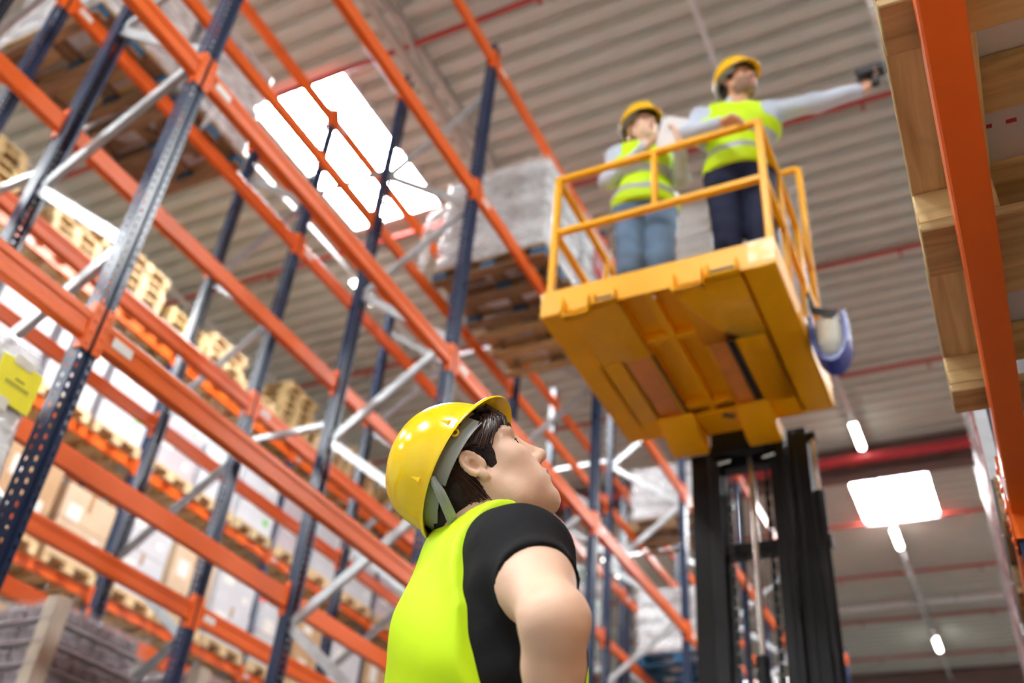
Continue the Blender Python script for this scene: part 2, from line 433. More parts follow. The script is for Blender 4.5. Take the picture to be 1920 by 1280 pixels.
def beam_prof():
    # (depth from front, height): front band is stepped in twice
    h = BH / 2
    return [(0.004, -h), (0.0, -h + .006), (0.0, -.026), (0.007, -.017), (0.007, .017), (0.0, .026), (0.0, h - .006), (0.004, h), (BD * .62, h), (BD * .62, h - .03), (BD, h - .03), (BD, -h)]
def beam_mesh(L):
    return MB().prism(beam_prof(), (0, 0, 0), (0, L, 0), (-1, 0, 0), (0, 0, 1)).mesh('beam', M['orange'])
ME_BEAM = beam_mesh(BAY - UW - 0.008)
ME_BEAMR = MB().prism([(0.004, -.05), (0, -.044), (0, .044), (.004, .05), (.062, .05), (.062, -.05)], (0, 0, 0), (0, BAY - UW - .008, 0), (-1, 0, 0), (0, 0, 1)).mesh('beam', M['orange'])
def bracket_mesh():
    mb = MB()
    # plate lying on the upright's front face, returning along its side (the beam starts at y = 0 and goes +y)
    hh = .12
    V = []
    mb.span((0.001, -.040, -hh), (.006, 0.004, hh))
    mb.span((-.045, -.003, -hh), (.006, .004, hh))
    for z in (-.085, -.03, .03, .085):
        mb.lathe([(0.0, .0), (.009, 0), (.009, .004), (0, .005)], (.006, -.02, z), 8, Matrix.Rotation(PI / 2, 3, 'Y'))
    return mb.mesh('end_bracket', M['orange'])
ME_BR = bracket_mesh()
ME_BR2 = ME_BR.copy(); 
for v_ in ME_BR2.vertices: v_.co.y = -v_.co.y
ME_BR2.flip_normals()
ME_PLATE = MB().span((-.001, 0, -.024), (.003, .115, .024)).mesh('label_plate', M['white_sticker'])
def brace_mesh(dx, dz):
    L = math.hypot(dx, dz); mb = MB(); w, h, t = .064, .036, .005
    # C channel seen from outside as a light bar; local: from (0,0,0) to (dx,0,dz)
    d = Vector((dx, 0, dz)).normalized(); n = Vector((-d.z, 0, d.x))
    prof = [(-w / 2, -h / 2), (w / 2, -h / 2), (w / 2, h / 2), (w / 2 - t, h / 2), (w / 2 - t, -h / 2 + t), (-w / 2 + t, -h / 2 + t), (-w / 2 + t, h / 2), (-w / 2, h / 2)]
    mb.prism(prof, (0, 0, 0), (dx, 0, dz), n, (0, 1, 0))
    return mb.mesh('diagonal_brace', M['galv'])
def mk_rack(name, label, xf, xr, side, k0, k1, levels, skip=(), holes_k=(), rear_levels=None, y0=YA, detail=99, ztop=TOP, me_beam=None):
    """side = +1: front faces +X. Frames k0..k1."""
    r = thing(name, label, 'rack', (xf, y0, 0))
    D = abs(xr - xf)
    bl = {}
    dn = D - 2 * UD
    up_dn = brace_mesh(-dn, -0.68); up_up = brace_mesh(-dn, 0.68)
    spc = None
    for k in range(k0, k1 + 1):
        for rear in (0, 1):
            me = ME_UP if (k in holes_k) else ME_UPF
            u = link('upright', me, r)
            u.location = (0 if not rear else -side * D, k * BAY, 0)
            s = side if not rear else -side
            if s < 0: u.rotation_euler = (0, 0, PI)
            MB_foot = link('foot_plate', ME_FOOT, u)
        # zigzag braces between the two uprights of the frame
        z = 0.25; 
        zs = [CZ + 2.25 + 1.42 * n for n in range(-2, 5)]
        for zr in zs:
            for (me_, zf) in ((up_up, zr - .71 + .015), (up_dn, zr + .71 - .015)):
                zt = zf + (0.68 if me_ is up_up else -0.68)
                if zf < .1 or zt < .1 or zf > ztop - .05 or zt > ztop - .05: continue
                b = link('diagonal_brace', me_, r)
                b.location = (-side * UD, k * BAY, zf)
                if side < 0: b.rotation_euler = (0, 0, PI)
    for k in range(k0, k1):
        for l in levels:
            for rear in (0, 1):
                if (rear, k, l) in skip: continue
                x = 0 if not rear else -side * D
                b = link('beam', me_beam or ME_BEAM, r)
                s = side if not rear else -side
                b.location = (x + s * .004, k * BAY + (UW / 2 + .004 if s > 0 else BAY - UW / 2 - .004), l)
                if s < 0: b.rotation_euler = (0, 0, PI)
                a1 = link('end_bracket', ME_BR, b); a2 = link('end_bracket', ME_BR2, b, (0, BAY - UW - .008, 0))
                if k < detail: link('label_plate', ME_PLATE, b, (0, .04, 0.0), None)
    return r
ME_FOOT = MB().span((-.1, -.08, 0), (.03, .08, .008)).mesh('foot_plate', M['navy'])
L5_ = [LV(1), LV(2), LV(3), LV(4), LV(5)]
skip1 = {(1, k, LV(5)) for k in range(1, 9)}
rack_a = mk_rack('pallet_rack', 'tall navy and orange rack bordering our aisle, nearest to the camera', X1, X2, 1, -1, 7, L5_, skip1, holes_k=(0, 1))
rack_b = mk_rack('pallet_rack', 'navy and orange rack standing back to back behind the aisle rack', X4, X3, -1, -1, 7, L5_, holes_k=(0, 1))
rack_c = mk_rack('pallet_rack', 'far rack across the second aisle, loaded with cartons and pallet stacks', X5, X6, 1, -1, 7, L5_)
# spacers tying the two back-to-back racks together
ME_SP = MB().bar((0, 0, 0), (X3 - X2 + .006, 0, 0), .04, .04).mesh('row_spacer', M['galv'])
for k in range(0, 8):
    for z in (CZ + 1.2, CZ + 3.83, CZ + 6.6):
        link('row_spacer', ME_SP, rack_a, (X2 - X1, k * BAY, z))
# right rack: the beam passes close above the camera
XR = 0.062; RY = 2.62; RZ = 1.25 + CZ
BHR = 0.10
rr = mk_rack('pallet_rack', 'rack beside the camera with an orange beam passing overhead at the right edge', XR + .004, XR + 1.10, -1, -1, 6, [RZ + BHR / 2, RZ + BHR / 2 + 1.95, RZ + BHR / 2 + 3.9], holes_k=(0, 1, 2), y0=RY, ztop=7.0, me_beam=ME_BEAMR)
# ------------------------------------------------------------------ pallets and loads
M['wood'] = wood_mat('pallet_pine', srgb(208, 182, 132), srgb(172, 144, 98))
M['wood_pale'] = wood_mat('pallet_new_pine', srgb(236, 212, 168), srgb(196, 160, 112))
M['wood_old'] = wood_mat('pallet_weathered', srgb(168, 138, 104), srgb(104, 82, 62))
M['blue_wood'] = wood_mat('pallet_blue_paint', srgb(44, 104, 142), srgb(30, 68, 98), 0.6)
M['film_clear'] = film_mat('stretch_film_clear', 0.05, (0.95, 0.97, 1.0), 5.0)
M['film'] = film_mat('stretch_film', 0.34)
M['film_thick'] = film_mat('stretch_film_thick', 0.5, (0.93, 0.95, 0.97), 6.0)
M['film_light'] = film_mat('stretch_film_light', 0.10, (0.95, 0.97, 1.0), 7.0)
M['kraft'] = mat('kraft_board', srgb(196, 160, 120), 0.7, 0, 0.1, 5, 0.05, 30)
M['kraft_pale'] = mat('pale_kraft_board', srgb(216, 190, 160), 0.65, 0, 0.08, 5, 0.05, 30)
M['white_board'] = mat('white_board', srgb(206, 208, 214), 0.5, 0, 0.06, 4, 0.04, 25)
M['lilac_board'] = mat('grey_lilac_board', srgb(190, 180, 186), 0.5, 0, 0.1, 4, 0.05, 25)
M['corner'] = mat('grey_corner_board', srgb(186, 172, 152), 0.6, 0, 0.08, 8)
M['tape'] = mat('brown_tape', srgb(170, 132, 92), 0.35, 0, 0.06, 10)
M['clear_tape'] = mat('pale_tape', srgb(226, 220, 206), 0.3, 0, 0.05, 10)
M['red_print'] = mat('red_print', srgb(176, 52, 66), 0.5, 0, 0.05, 20)
M['yellow_paper'] = mat('yellow_paper', srgb(246, 232, 40), 0.6, 0, 0.03, 20)
M['ink'] = mat('dark_ink', srgb(70, 70, 40), 0.6, 0, 0.05, 20)
M['silver_bag'] = mat('silvery_bag', srgb(200, 202, 204), 0.32, 0.25, 0.2, 7, 0.5, 12)
M['white_bag'] = mat('white_woven_bag', srgb(224, 228, 232), 0.4, 0, 0.1, 6, 0.4, 14)
M['teal_crate'] = mat('pale_teal_crate', srgb(150, 206, 196), 0.4, 0, 0.12, 5)
M['green_label'] = mat('green_label', srgb(96, 196, 90), 0.5, 0, 0.05, 10)
M['bottle'] = mat('dark_bottle', srgb(86, 66, 72), 0.16, 0, 0.3, 14, 0, 0, 0.7)
M['bottle_cap'] = mat('bottle_band', srgb(170, 164, 166), 0.3, 0, 0.2, 12)
M['shrink'] = film_mat('pack_shrink', 0.34, (0.50, 0.44, 0.49), 7.0)

_board = {}
def board(name, dims, m):
    key = (name, tuple(round(d, 4) for d in dims), m.name)
    if key not in _board:
        _board[key] = MB().box((0, 0, 0), dims).mesh(name, m, bevel=0.003)
    return _board[key]
def pallet_layout(u, v):
    """deck boards and skids run along x (length u); stringer boards along y (length v)"""
    n = 5
    out = []
    T = .022
    for s, w in ((-1, .10), (0, .145), (1, .10)):
        y = s * (v / 2 - w / 2)
        out.append(('skid_board', (u, w, T), (0, y, T / 2)))
        for t, l in ((-1, .145), (0, .145), (1, .145)):
            out.append(('block', (l, w, .078), (t * (u / 2 - l / 2), y, T + .039)))
    for t in (-1, 0, 1):
        out.append(('stringer_board', (.145, v, T), (t * (u / 2 - .0725), 0, .1 + T / 2)))
    ws = [.12 if k % 2 else .135 for k in range(n)]
    for k in range(n):
        y = -v / 2 + ws[k] / 2 + (v - (ws[0] + ws[-1]) / 2 - ws[0] / 2 - ws[-1] / 2 + 0) * 0 + (v - ws[k]) * k / (n - 1)
        out.append(('deck_board', (u, ws[k], T), (0, y, .122 + T / 2)))
    return out
def pallet(u, v, loc, label, m=None, mblock=None, rotz=0.0, group=None, mdeck=None):
    m = m or M['wood']
    t = thing('wooden_pallet', label, 'pallet', loc, rotz, group)
    for (nm, d, c) in pallet_layout(u, v):
        mm = (mblock or m) if nm == 'block' else (mdeck or m) if nm == 'deck_board' else m
        # boards along y carry their grain along y: turn the mesh
        if nm == 'stringer_board':
            o = link(nm, board(nm, (d[1], d[0], d[2]), mm), t, c); o.rotation_euler = (0, 0, PI / 2)
        else:
            link(nm, board(nm, d, mm), t, c)
    return t
_pm = {}
def pallet_mesh(u, v, m):
    k = (u, v, m.name)
    if k not in _pm:
        mb = MB()
        for (nm, d, c) in pallet_layout(u, v): mb.box(c, d)
        _pm[k] = mb.mesh('wooden_pallet', m)
    return _pm[k]
def small_pallet(u, v, loc, label, m=None, rotz=0.0, group=None):
    o = link('wooden_pallet', pallet_mesh(u, v, m or M['wood_pale']), None, loc); o.rotation_euler = (0, 0, rotz)
    return tag(o, label, 'pallet', group)

def rounded_box_mesh(name, d, m, r=.02, puff=.0, sub=6, seed=0, amp=0.0):
    rnd = random.Random(seed)
    bm = bmesh.new(); bmesh.ops.create_cube(bm, size=1.0)
    bmesh.ops.subdivide_edges(bm, edges=bm.edges, cuts=sub, use_grid_fill=True)
    ph = [rnd.uniform(0, 6.28) for _ in range(9)]
    for v in bm.verts:
        p = v.co.copy(); q = Vector((p.x * d[0], p.y * d[1], p.z * d[2]))
        # round the edges
        inner = Vector((max(-d[0] / 2 + r, min(d[0] / 2 - r, q.x)), max(-d[1] / 2 + r, min(d[1] / 2 - r, q.y)), max(-d[2] / 2 + r, min(d[2] / 2 - r, q.z))))
        dd = q - inner
        if dd.length > 1e-6: q = inner + dd.normalized() * r
        if puff:
            f = (1 - (2 * p.x) ** 2 * .9) * (1 - (2 * p.y) ** 2 * .9) * 1.0
            q.z += puff * f * (1 if p.z > 0 else -1) * abs(2 * p.z)
            q.x *= 1 + puff * 1.2 * (1 - (2 * p.z) ** 2); q.y *= 1 + puff * 1.2 * (1 - (2 * p.z) ** 2)
        if amp:
            a = amp * (math.sin(q.x * 11 + ph[0] + 3 * q.z) + math.sin(q.y * 13 + ph[1] - 4 * q.z) + math.sin(q.z * 17 + ph[2] + 5 * q.x + 3 * q.y) + .6 * math.sin(q.z * 41 + ph[3] + 9 * q.y + 7 * q.x))
            n = Vector((p.x, p.y, p.z * .4)).normalized(); q += n * a
        v.co = q
    me = bpy.data.meshes.new(name); bm.to_mesh(me); bm.free(); me.materials.append(m)
    me.shade_smooth(); me.set_sharp_from_angle(angle=1.0)
    return me

def carton(loc, d, label, m, rotz=0.0, group=None, tape=None, lab=True, two=False, green=False):
    """loc = centre of the base"""
    t = thing('carton', label, 'box', loc, rotz, group)
    w, l, h = d
    link('carton_body', rounded_box_mesh('carton_body', d, m, .008, 0, 2, hash(label) % 97, 0.0), t, (0, 0, h / 2))
    tp = tape or M['tape']
    MB().span((-w / 2 - .0015, -.03, h * .72), (w / 2 + .0015, .03, h + .0015)).build('tape', tp, t)
    if two: MB().span((-w / 2 - .002, -l / 2 - .002, h * .5 - .006), (w / 2 + .002, l / 2 + .002, h * .5 + .006)).build('strap', M['tape'], t)
    if lab:
        MB().span((w / 2, -l * .38, h * .52), (w / 2 + .003, -l * .12, h * .74)).build('label', M['white_sticker'], t)
        MB().span((w / 2, l * .2, h * .25), (w / 2 + .003, l * .34, h * .42)).build('label', M['green_label'] if green else M['white_sticker'], t)
    return t

LT = BH / 2     # beam top above beam centre
PH = .144
# --- near left: wrapped load with the yellow sheet, on the lowest beams of the aisle rack
zb = LV(1) + LT
pallet(1.2, .8, (-3.83, 1.585, zb), 'wooden pallet under the wrapped load with the yellow sheet', M['wood'])
t = thing('wrapped_load', 'clear wrapped load with a yellow sheet taped on, at the left edge', 'pallet load', (-3.83, 1.585, zb + PH))
for k in range(4):
    for (yy, s) in ((-.2, 1), (.2, 2)):
        link('packed_case', rounded_box_mesh('packed_case', (1.14, .385, .3), M['lilac_board'] if (k + s) % 3 else M['white_board'], .03, .02, 5, k * 3 + s, .004), t, (0, yy, .155 + k * .305))
link('film', rounded_box_mesh('film', (1.20, .815, 1.29), M['film_thick'], .05, .0, 22, 3, .006), t, (0, 0, .645))
MB().span((.605, .205, .985), (.612, .395, 1.165)).build('notice_sheet', M['yellow_paper'], t)
ns = MB()
for k_ in range(4): ns.span((.612, .288 + k_ * .011, 1.088), (.6126, .296 + k_ * .011, 1.096))
for k_ in range(11): ns.span((.612, .252 + k_ * .010, 1.064), (.6126, .259 + k_ * .010, 1.072))
ns.span((.612, .25, 1.056), (.6126, .362, 1.058))
ns.build('faint_print', M['ink'], t)
MB().span((.608, .255, 1.148), (.615, .335, 1.19)).build('tape_strip', M['clear_tape'], t)
MB().span((.608, .2, .95), (.615, .30, 1.0)).build('tape_strip', M['clear_tape'], t)

# --- bottle pallets on the rack behind (lower left)
def bottle_pack_mesh():
    mb = MB(); n = 0
    for ix in range(3):
        for iy in range(4):
            c = ((ix - 1) * .088, (iy - 1.5) * .088, 0)
            mb.mi = 0
            mb.lathe([(.0, .0), (.04, .002), (.042, .02), (.042, .075), (.039, .08), (.039, .13), (.042, .135), (.04, .15), (.02, .19), (.014, .2), (.014, .225)], c, 10)
            mb.mi = 1
            mb.lathe([(.0165, .208), (.0165, .228), (0, .23)], c, 8)
    return mb.mesh('bottle_pack', [M['bottle'], M['bottle_cap']], smooth=True)
ME_BP = bottle_pack_mesh()
TH = .133                                  # one tier of small bottles
for v_ in ME_BP.vertices: v_.co.z *= .53
ME_BPF = rounded_box_mesh('pack_film', (.272, .36, .124), M['shrink'], .03, 0, 4, 1, .002)
ME_PAD = MB().box((0, 0, 0), (1.15, .78, .008)).mesh('tier_pad', M['lilac_board'])
def bottle_load(loc, label, tiers, ny=2):
    t = thing('bottle_pallet_load', label, 'pallet load', loc)
    for k in range(tiers):
        for ix in range(4):
            for iy in range(ny):
                p = link('bottle_pack', ME_BP, t, ((ix - 1.5) * .278, (iy - (ny - 1) / 2) * .366, k * TH + .008))
                link('pack_film', ME_BPF, p, (0, 0, .062))
        link('tier_pad', ME_PAD, t, (0, 0, k * TH + .003))
    H = tiers * TH
    for sx in (-1, 1):
        for sy in (-1,):
            c = MB()
            a, b = sx * .572, sy * .378
            c.span((a, b, 0), (a - sx * .10, b + sy * .005, H + .01)); c.span((a, b, 0), (a + sx * .005, b - sy * .10, H + .01))
            c.build('corner_board', M['corner'], t)
    link('film', rounded_box_mesh('film', (1.19, .81, H + .02), M['film_clear'], .03, 0, 10, 5, .003), t, (0, 0, H / 2))
    return t
zb = LV(1) + LT
for (yc, lab, lab2, tiers) in ((4.18, 'dark bottles in tiers under film, the big pallet load in the lower left corner', 'wooden pallet under the big load of dark bottles', 9),
                               (5.47, 'second load of dark bottles, past the navy post at the bottom edge', 'wooden pallet under the second load of dark bottles', 9)):
    pallet(1.2, .8, (-5.66, yc, zb), lab2, M['wood'])
    bottle_load((-5.66, yc, zb + PH), lab, tiers)

# --- wrapped loads made of sacks or crates
def wrapped(loc, d, label, inner, layers=5, film='film', nx=1, ny=1, seed=0, tail=False, accent=None, nm='wrapped_load', sheet=None):
    t = thing(nm, label, 'pallet load', loc)
    if sheet: MB().span((-d[0] / 2, -d[1] / 2, 0.001), (d[0] / 2, d[1] / 2, .012)).build('slip_sheet', sheet, t)
    h = d[2] / layers
    for k in range(layers):
        for ix in range(nx):
            for iy in range(ny):
                mm = inner[(k + ix + iy + seed) % len(inner)]
                link('packed_sack', rounded_box_mesh('packed_sack', (d[0] / nx * .985, d[1] / ny * .985, h * .97), mm, min(.05, h * .3), .03, 6, seed * 7 + k * 5 + ix * 3 + iy, .004), t,
                     ((ix - (nx - 1) / 2) * d[0] / nx, (iy - (ny - 1) / 2) * d[1] / ny, (k + .5) * h))
    link('film', rounded_box_mesh('film', (d[0] + .05, d[1] + .05, d[2] + .03), M[film], .06, 0, 22, seed + 11, .008), t, (0, 0, d[2] / 2 + .01))
    if accent:
        MB().span((d[0] / 2 + .03, -.18, d[2] * .45), (d[0] / 2 + .036, .12, d[2] * .72)).build('printed_panel', accent, t)
    if tail:
        pts = [(-d[0] / 2 - .03, d[1] * -.5, d[2] * .75), (-d[0] / 2 - .16, d[1] * -.52, d[2] * .62), (-d[0] / 2 - .2, d[1] * -.5, d[2] * .4), (-d[0] / 2 - .19, d[1] * -.5, d[2] * .2), (-d[0] / 2 - .22, d[1] * -.48, d[2] * .02)]
        MB().tube(pts, [.02, .045, .05, .045, .02], 8).build('loose_film_tail', M['film_thick'], t, smooth=True)
    return t
z4 = LV(4) + LT
pallet(1.2, .8, (-3.70, 6.32, z4), 'blue blocked pallet high on the aisle rack, left of the work platform', M['wood_old'], M['blue_wood'])
wrapped((-3.70, 6.32, z4 + PH), (1.12, .78, 1.18), 'tall silvery wrapped load with a loose film tail, left of the work platform', [M['silver_bag'], M['white_bag']], 6, 'film', 1, 2, 2, True)
pallet(1.2, .8, (-3.70, 7.22, z4), 'tan pallet seen from below, second one left of the work platform', M['wood'], M['wood_old'])
wrapped((-3.70, 7.22, z4 + PH), (1.14, .78, 1.2), 'white wrapped load with a red panel, seen through the platform railing', [M['white_bag'], M['silver_bag']], 5, 'film', 1, 2, 5, False, M['red_print'])
pallet(1.2, .8, (-5.69, 2.72, z4), 'dark weathered pallet with blue blocks seen from below at the top left', M['wood_old'], M['blue_wood'], mdeck=M['wood'])
wrapped((-5.69, 2.72, z4 + PH), (1.14, .78, 1.1), 'glossy wrapped load above the dark pallet at the top left', [M['silver_bag'], M['lilac_board']], 5, 'film_thick', 1, 2, 8, sheet=M['blue_wood'])
pallet(1.2, .8, (-5.69, 3.62, z4), 'blue pallet second from the top left corner, beneath loose wrap', M['wood_old'], M['blue_wood'], mdeck=M['wood_old'])
t = wrapped((-5.69, 3.62, z4 + PH), (1.14, .78, 1.1), 'grey wrapped load second from the top left corner', [M['lilac_board'], M['silver_bag']], 5, 'film_thick', 1, 2, 9, sheet=M['blue_wood'])
MB().tube([(.60, .10, .42), (.66, .06, .30), (.68, -.02, .16), (.66, -.10, .04), (.68, -.14, -.10), (.66, -.16, -.24)], [.02, .035, .03, .04, .03, .012], 8).build('loose_film_tail', M['film_thick'], t, smooth=True)
z3 = LV(3) + LT
pallet(1.2, .8, (-3.78, 12.1, z3), 'bright blue pallet under white sacks, left of the forklift mast', M['blue_wood'], M['blue_wood'])
wrapped((-3.78, 12.1, z3 + PH), (1.1, .78, .86), 'white wrapped sacks on a bright blue pallet, left of the forklift mast', [M['white_bag']], 4, 'film', 1, 2, 4)
pallet(1.2, .8, (-3.78, 11.85, z4), 'old wooden pallet under the load just below the platform corner', M['wood_old'])
wrapped((-3.78, 11.85, z4 + PH), (1.1, .78, .8), 'wrapped white load just below the lower corner of the platform', [M['white_bag'], M['white_board']], 4, 'film', 1, 2, 12)
pallet(1.2, .8, (-5.69, 12.0, z3), 'wooden pallet in the rear rack under the pale green crates', M['wood_old'])
wrapped((-5.69, 12.0, z3 + PH), (1.12, .78, 1.3), 'pale green and white wrapped crates in the rear rack beyond the black sleeve', [M['white_board'], M['teal_crate'], M['silver_bag']], 6, 'film', 2, 2, 13)
# --- far rack across the second aisle: cartons on pallets, stacks of bare pallets on top
ORD = ['first', 'second', 'third', 'fourth', 'fifth', 'sixth', 'seventh', 'eighth']
LVN = {1: 'lowest', 2: 'second', 3: 'third', 4: 'fourth'}
rnd = random.Random(11)
pal = [M['white_board'], M['lilac_board'], M['kraft_pale'], M['kraft'], M['white_board'], M['lilac_board']]
pnm = {M['white_board'].name: 'white', M['lilac_board'].name: 'greyish', M['kraft_pale'].name: 'beige', M['kraft'].name: 'tan'}
xc = X5 - .52
for l in (1, 2, 3, 4):
    for k in range(0, 6):
        for j in range(3):
            y = YA + k * BAY + .50 + j * .90
            zb = LV(l) + LT
            if y > 16.5 or (l == 1 and k < 1): continue
            pos = '%s in %s bay, %s shelf, far rack' % (ORD[j], ORD[k], LVN[l])
            small_pallet(1.2, .8, (xc, y, zb), 'pallet ' + pos, M['wood_pale'])
            m = rnd.choice([M['kraft'], M['kraft_pale']] if (l <= 3 and k <= 1) else [M['white_board'], M['white_board'], M['lilac_board']] if l == 4 else pal)
            r = rnd.random()
            if r < .5:
                carton((xc, y, zb + PH), (1.14, .78, rnd.uniform(.85, 1.25)), pnm[m.name] + ' tall carton ' + pos, m, green=rnd.random() < .3, two=rnd.random() < .5)
            else:
                h = rnd.uniform(.48, .58)
                carton((xc, y, zb + PH), (1.14, .78, h), pnm[m.name] + ' lower carton ' + pos, m, green=rnd.random() < .3)
                carton((xc + rnd.uniform(-.02, .02), y, zb + PH + h + .002), (1.12, .77, h), pnm[m.name] + ' upper carton ' + pos, m, green=rnd.random() < .2)
# bare pallet stacks on the top beams of the far rack
zb = LV(5) + LT
stacks = [(4.20, 6), (5.62, 5), (6.75, 6), (7.72, 4), (8.55, 5), (9.45, 3), (10.35, 7), (11.35, 5), (12.3, 6), (13.25, 4), (14.2, 6), (15.2, 5)]
for si, (y, n) in enumerate(stacks):
    for q in range(n):
        w = ['lowest', 'second from bottom', 'third from bottom', 'fourth from bottom', 'fifth from bottom', 'sixth from bottom', 'seventh from bottom'][q]
        if q == n - 1 and q > 0: w = 'topmost'
        small_pallet(1.2, .8, (xc + rnd.uniform(-.03, .03), y + rnd.uniform(-.03, .03), zb + q * (PH + .001)),
                     'bare pallet, %s of the far rack\'s %s pallet stack' % (w, (ORD + ['ninth', 'tenth', 'eleventh', 'twelfth'])[si]),
                     M['wood_pale'] if si % 3 else M['wood'], rnd.uniform(-.05, .05))

# --- right rack: the pallet over the camera and its neighbours
zr = RZ + BHR
pz = zr + .002
pallet(1.2, 1.205, (.60, 1.6225, pz), 'large pallet overhead at the right edge, splintered boards beside the orange beam', M['wood'], M['wood'], rotz=math.radians(1.2))
t = carton((.60, 1.6225, pz + PH), (1.14, 1.16, .85), 'white carton seen from below through the boards of the overhead pallet', M['white_board'], math.radians(1.2), tape=M['clear_tape'], lab=False)
dsh = MB()
for i in range(22): dsh.span((-.50 + i * .042, -.165, -.0015), (-.482 + i * .042, -.157, .001))
for i in range(3): dsh.span((-.515 - i * .012, -.175 - i * .03, -.0015), (-.507 - i * .012, -.16 - i * .03, .001))
dsh.build('red_stitched_line', M['red_print'], t)
t = carton((.632, 1.60, pz + PH + .852), (1.2, 1.2, .6), 'brown carton overhanging above the overhead pallet, behind the scanner', M['kraft'], math.radians(1.2), lab=False)
link('film', rounded_box_mesh('film', (1.23, 1.23, .64), M['film_light'], .03, 0, 12, 21, .006), t, (0, 0, .3))
MB().tube([(-.6, -.50, .0), (-.63, -.50, -.04), (-.645, -.47, -.10), (-.65, -.46, -.17)], [.012, .02, .016, .004], 6).build('loose_film_tail', M['film_thick'], t, smooth=True)
def red_white_load(loc, label, seed):
    t = thing('carton_load', label, 'pallet load', loc)
    for k in range(4):
        for iy in range(3):
            b = link('packed_carton', rounded_box_mesh('packed_carton', (1.16, .38, .30), M['white_board'], .006, 0, 2, 0), t, (0, (iy - 1) * .39, .152 + k * .304))
            MB().span((-.5815, -.15, -.10), (-.579, .12, .06)).build('red_panel', M['red_print'], b)
            MB().span((-.5835, -.08, -.05), (-.5815, .03, .0)).build('white_patch', M['white_sticker'], b)
    link('film', rounded_box_mesh('film', (1.19, 1.2, 1.24), M['film_light'], .03, 0, 18, seed, .006), t, (0, 0, .62))
    return t
for i, (y, lab, lab2) in enumerate(((3.42, 'wrapped white cartons with red panels, beyond the overhead pallet', 'wooden pallet beyond the end of the overhead orange beam'),
                                    (4.70, 'wrapped red and white cartons, second load beyond the overhead pallet', 'wooden pallet second beyond the overhead pallet'),
                                    (6.2, 'wrapped red and white cartons, third load beyond the overhead pallet', 'wooden pallet third beyond the overhead pallet'),
                                    (7.5, 'wrapped red and white cartons, fourth load beyond the overhead pallet', 'wooden pallet fourth beyond the overhead pallet'))):
    pallet(1.2, 1.2, (.645, y, pz), lab2, M['wood_old'])
    red_white_load((.615, y, pz + PH), lab, 30 + i)

# unseen floor loads, added under the overhead beam to block light bounced off the floor
for i, (y, lab, lab2) in enumerate(((1.0, 'added brown cartons blocking floor bounce beside the camera', 'added unseen floor pallet beside the camera under the right rack'),
                                    (3.6, 'more added brown cartons blocking floor bounce under the right rack', 'second added unseen floor pallet under the right rack'))):
    small_pallet(1.0, 1.2, (.66, y, 0), lab2, M['wood_old'])
    carton((.66, y, PH), (.98, 1.15, .86), lab + ', lower box', M['kraft'], lab=False)
    carton((.66, y, PH + .862), (.97, 1.14, .84), lab + ', upper box', M['kraft'], lab=False)
# ------------------------------------------------------------------ work platform on the forks
M['amber'] = mat('amber_platform_paint', srgb(255, 180, 0), 0.36, 0, 0.08, 4, 0.03, 40, 0.32)
M['amber_worn'] = mat('worn_amber_paint', srgb(234, 146, 64), 0.4, 0, 0.14, 6, 0.05, 40)
M['pale_worn'] = mat('scuffed_pale_paint', srgb(250, 228, 184), 0.4, 0, 0.12, 12, col2=srgb(252, 196, 70))
M['black_steel'] = mat('black_mast_paint', srgb(17, 18, 21), 0.40, 0.0, 0.2, 6, 0.04, 60, 0.22)
M['black_steel2'] = mat('charcoal_mast_paint', srgb(27, 29, 33), 0.42, 0.0, 0.2, 6, 0.04, 60, 0.25)
M['chrome'] = mat('chrome_rod', srgb(210, 206, 200), 0.18, 0.9, 0.05, 6)
M['hose'] = mat('black_hose', srgb(24, 24, 26), 0.45, 0, 0.2, 20)
PX0, PX1, PY0, PY1 = -1.832, -0.620, 3.50, 4.80
PZ = 3.10 + CZ
plat = thing('work_platform', 'amber steel work platform with railings, raised on the forks', 'platform', ((PX0 + PX1) / 2, (PY0 + PY1) / 2, PZ))
def P(nm, mb, m, bevel=.004, parent=None, label=None):
    o = mb.build(nm, m, parent or plat, bevel=bevel)
    if parent is None or parent is plat: o.location = -Vector(plat.location)
    if label: o['label'] = label
    return o
KH = .165
P('kick_plate', MB().span((PX0, PY0, PZ), (PX1, PY0 + .012, PZ + KH)), M['amber'])
P('kick_plate', MB().span((PX0, PY1 - .012, PZ), (PX1, PY1, PZ + KH)), M['amber'])
P('kick_plate', MB().span((PX0, PY0 + .012, PZ), (PX0 + .012, PY1 - .012, PZ + KH)), M['amber'])
P('kick_plate', MB().span((PX1 - .012, PY0 + .012, PZ), (PX1, PY1 - .012, PZ + KH)), M['amber'])
wc = MB(); wc.span((PX1 - .13, PY0 - .0025, PZ + .03), (PX1 - .002, PY0, PZ + KH + .001)); wc.span((PX1 - .02, PY0 - .002, PZ + .10), (PX1 - .005, PY0, PZ + KH))
P('scuffed_corner', wc, M['pale_worn'], 0, label='scuffed pale corner of the front kick plate')
FZ = PZ + .075                                    # floor level for the feet
P('floor_plate', MB().span((PX0 + .012, PY0 + .012, FZ - .02), (PX1 - .012, PY1 - .012, FZ)), M['amber'], 0)
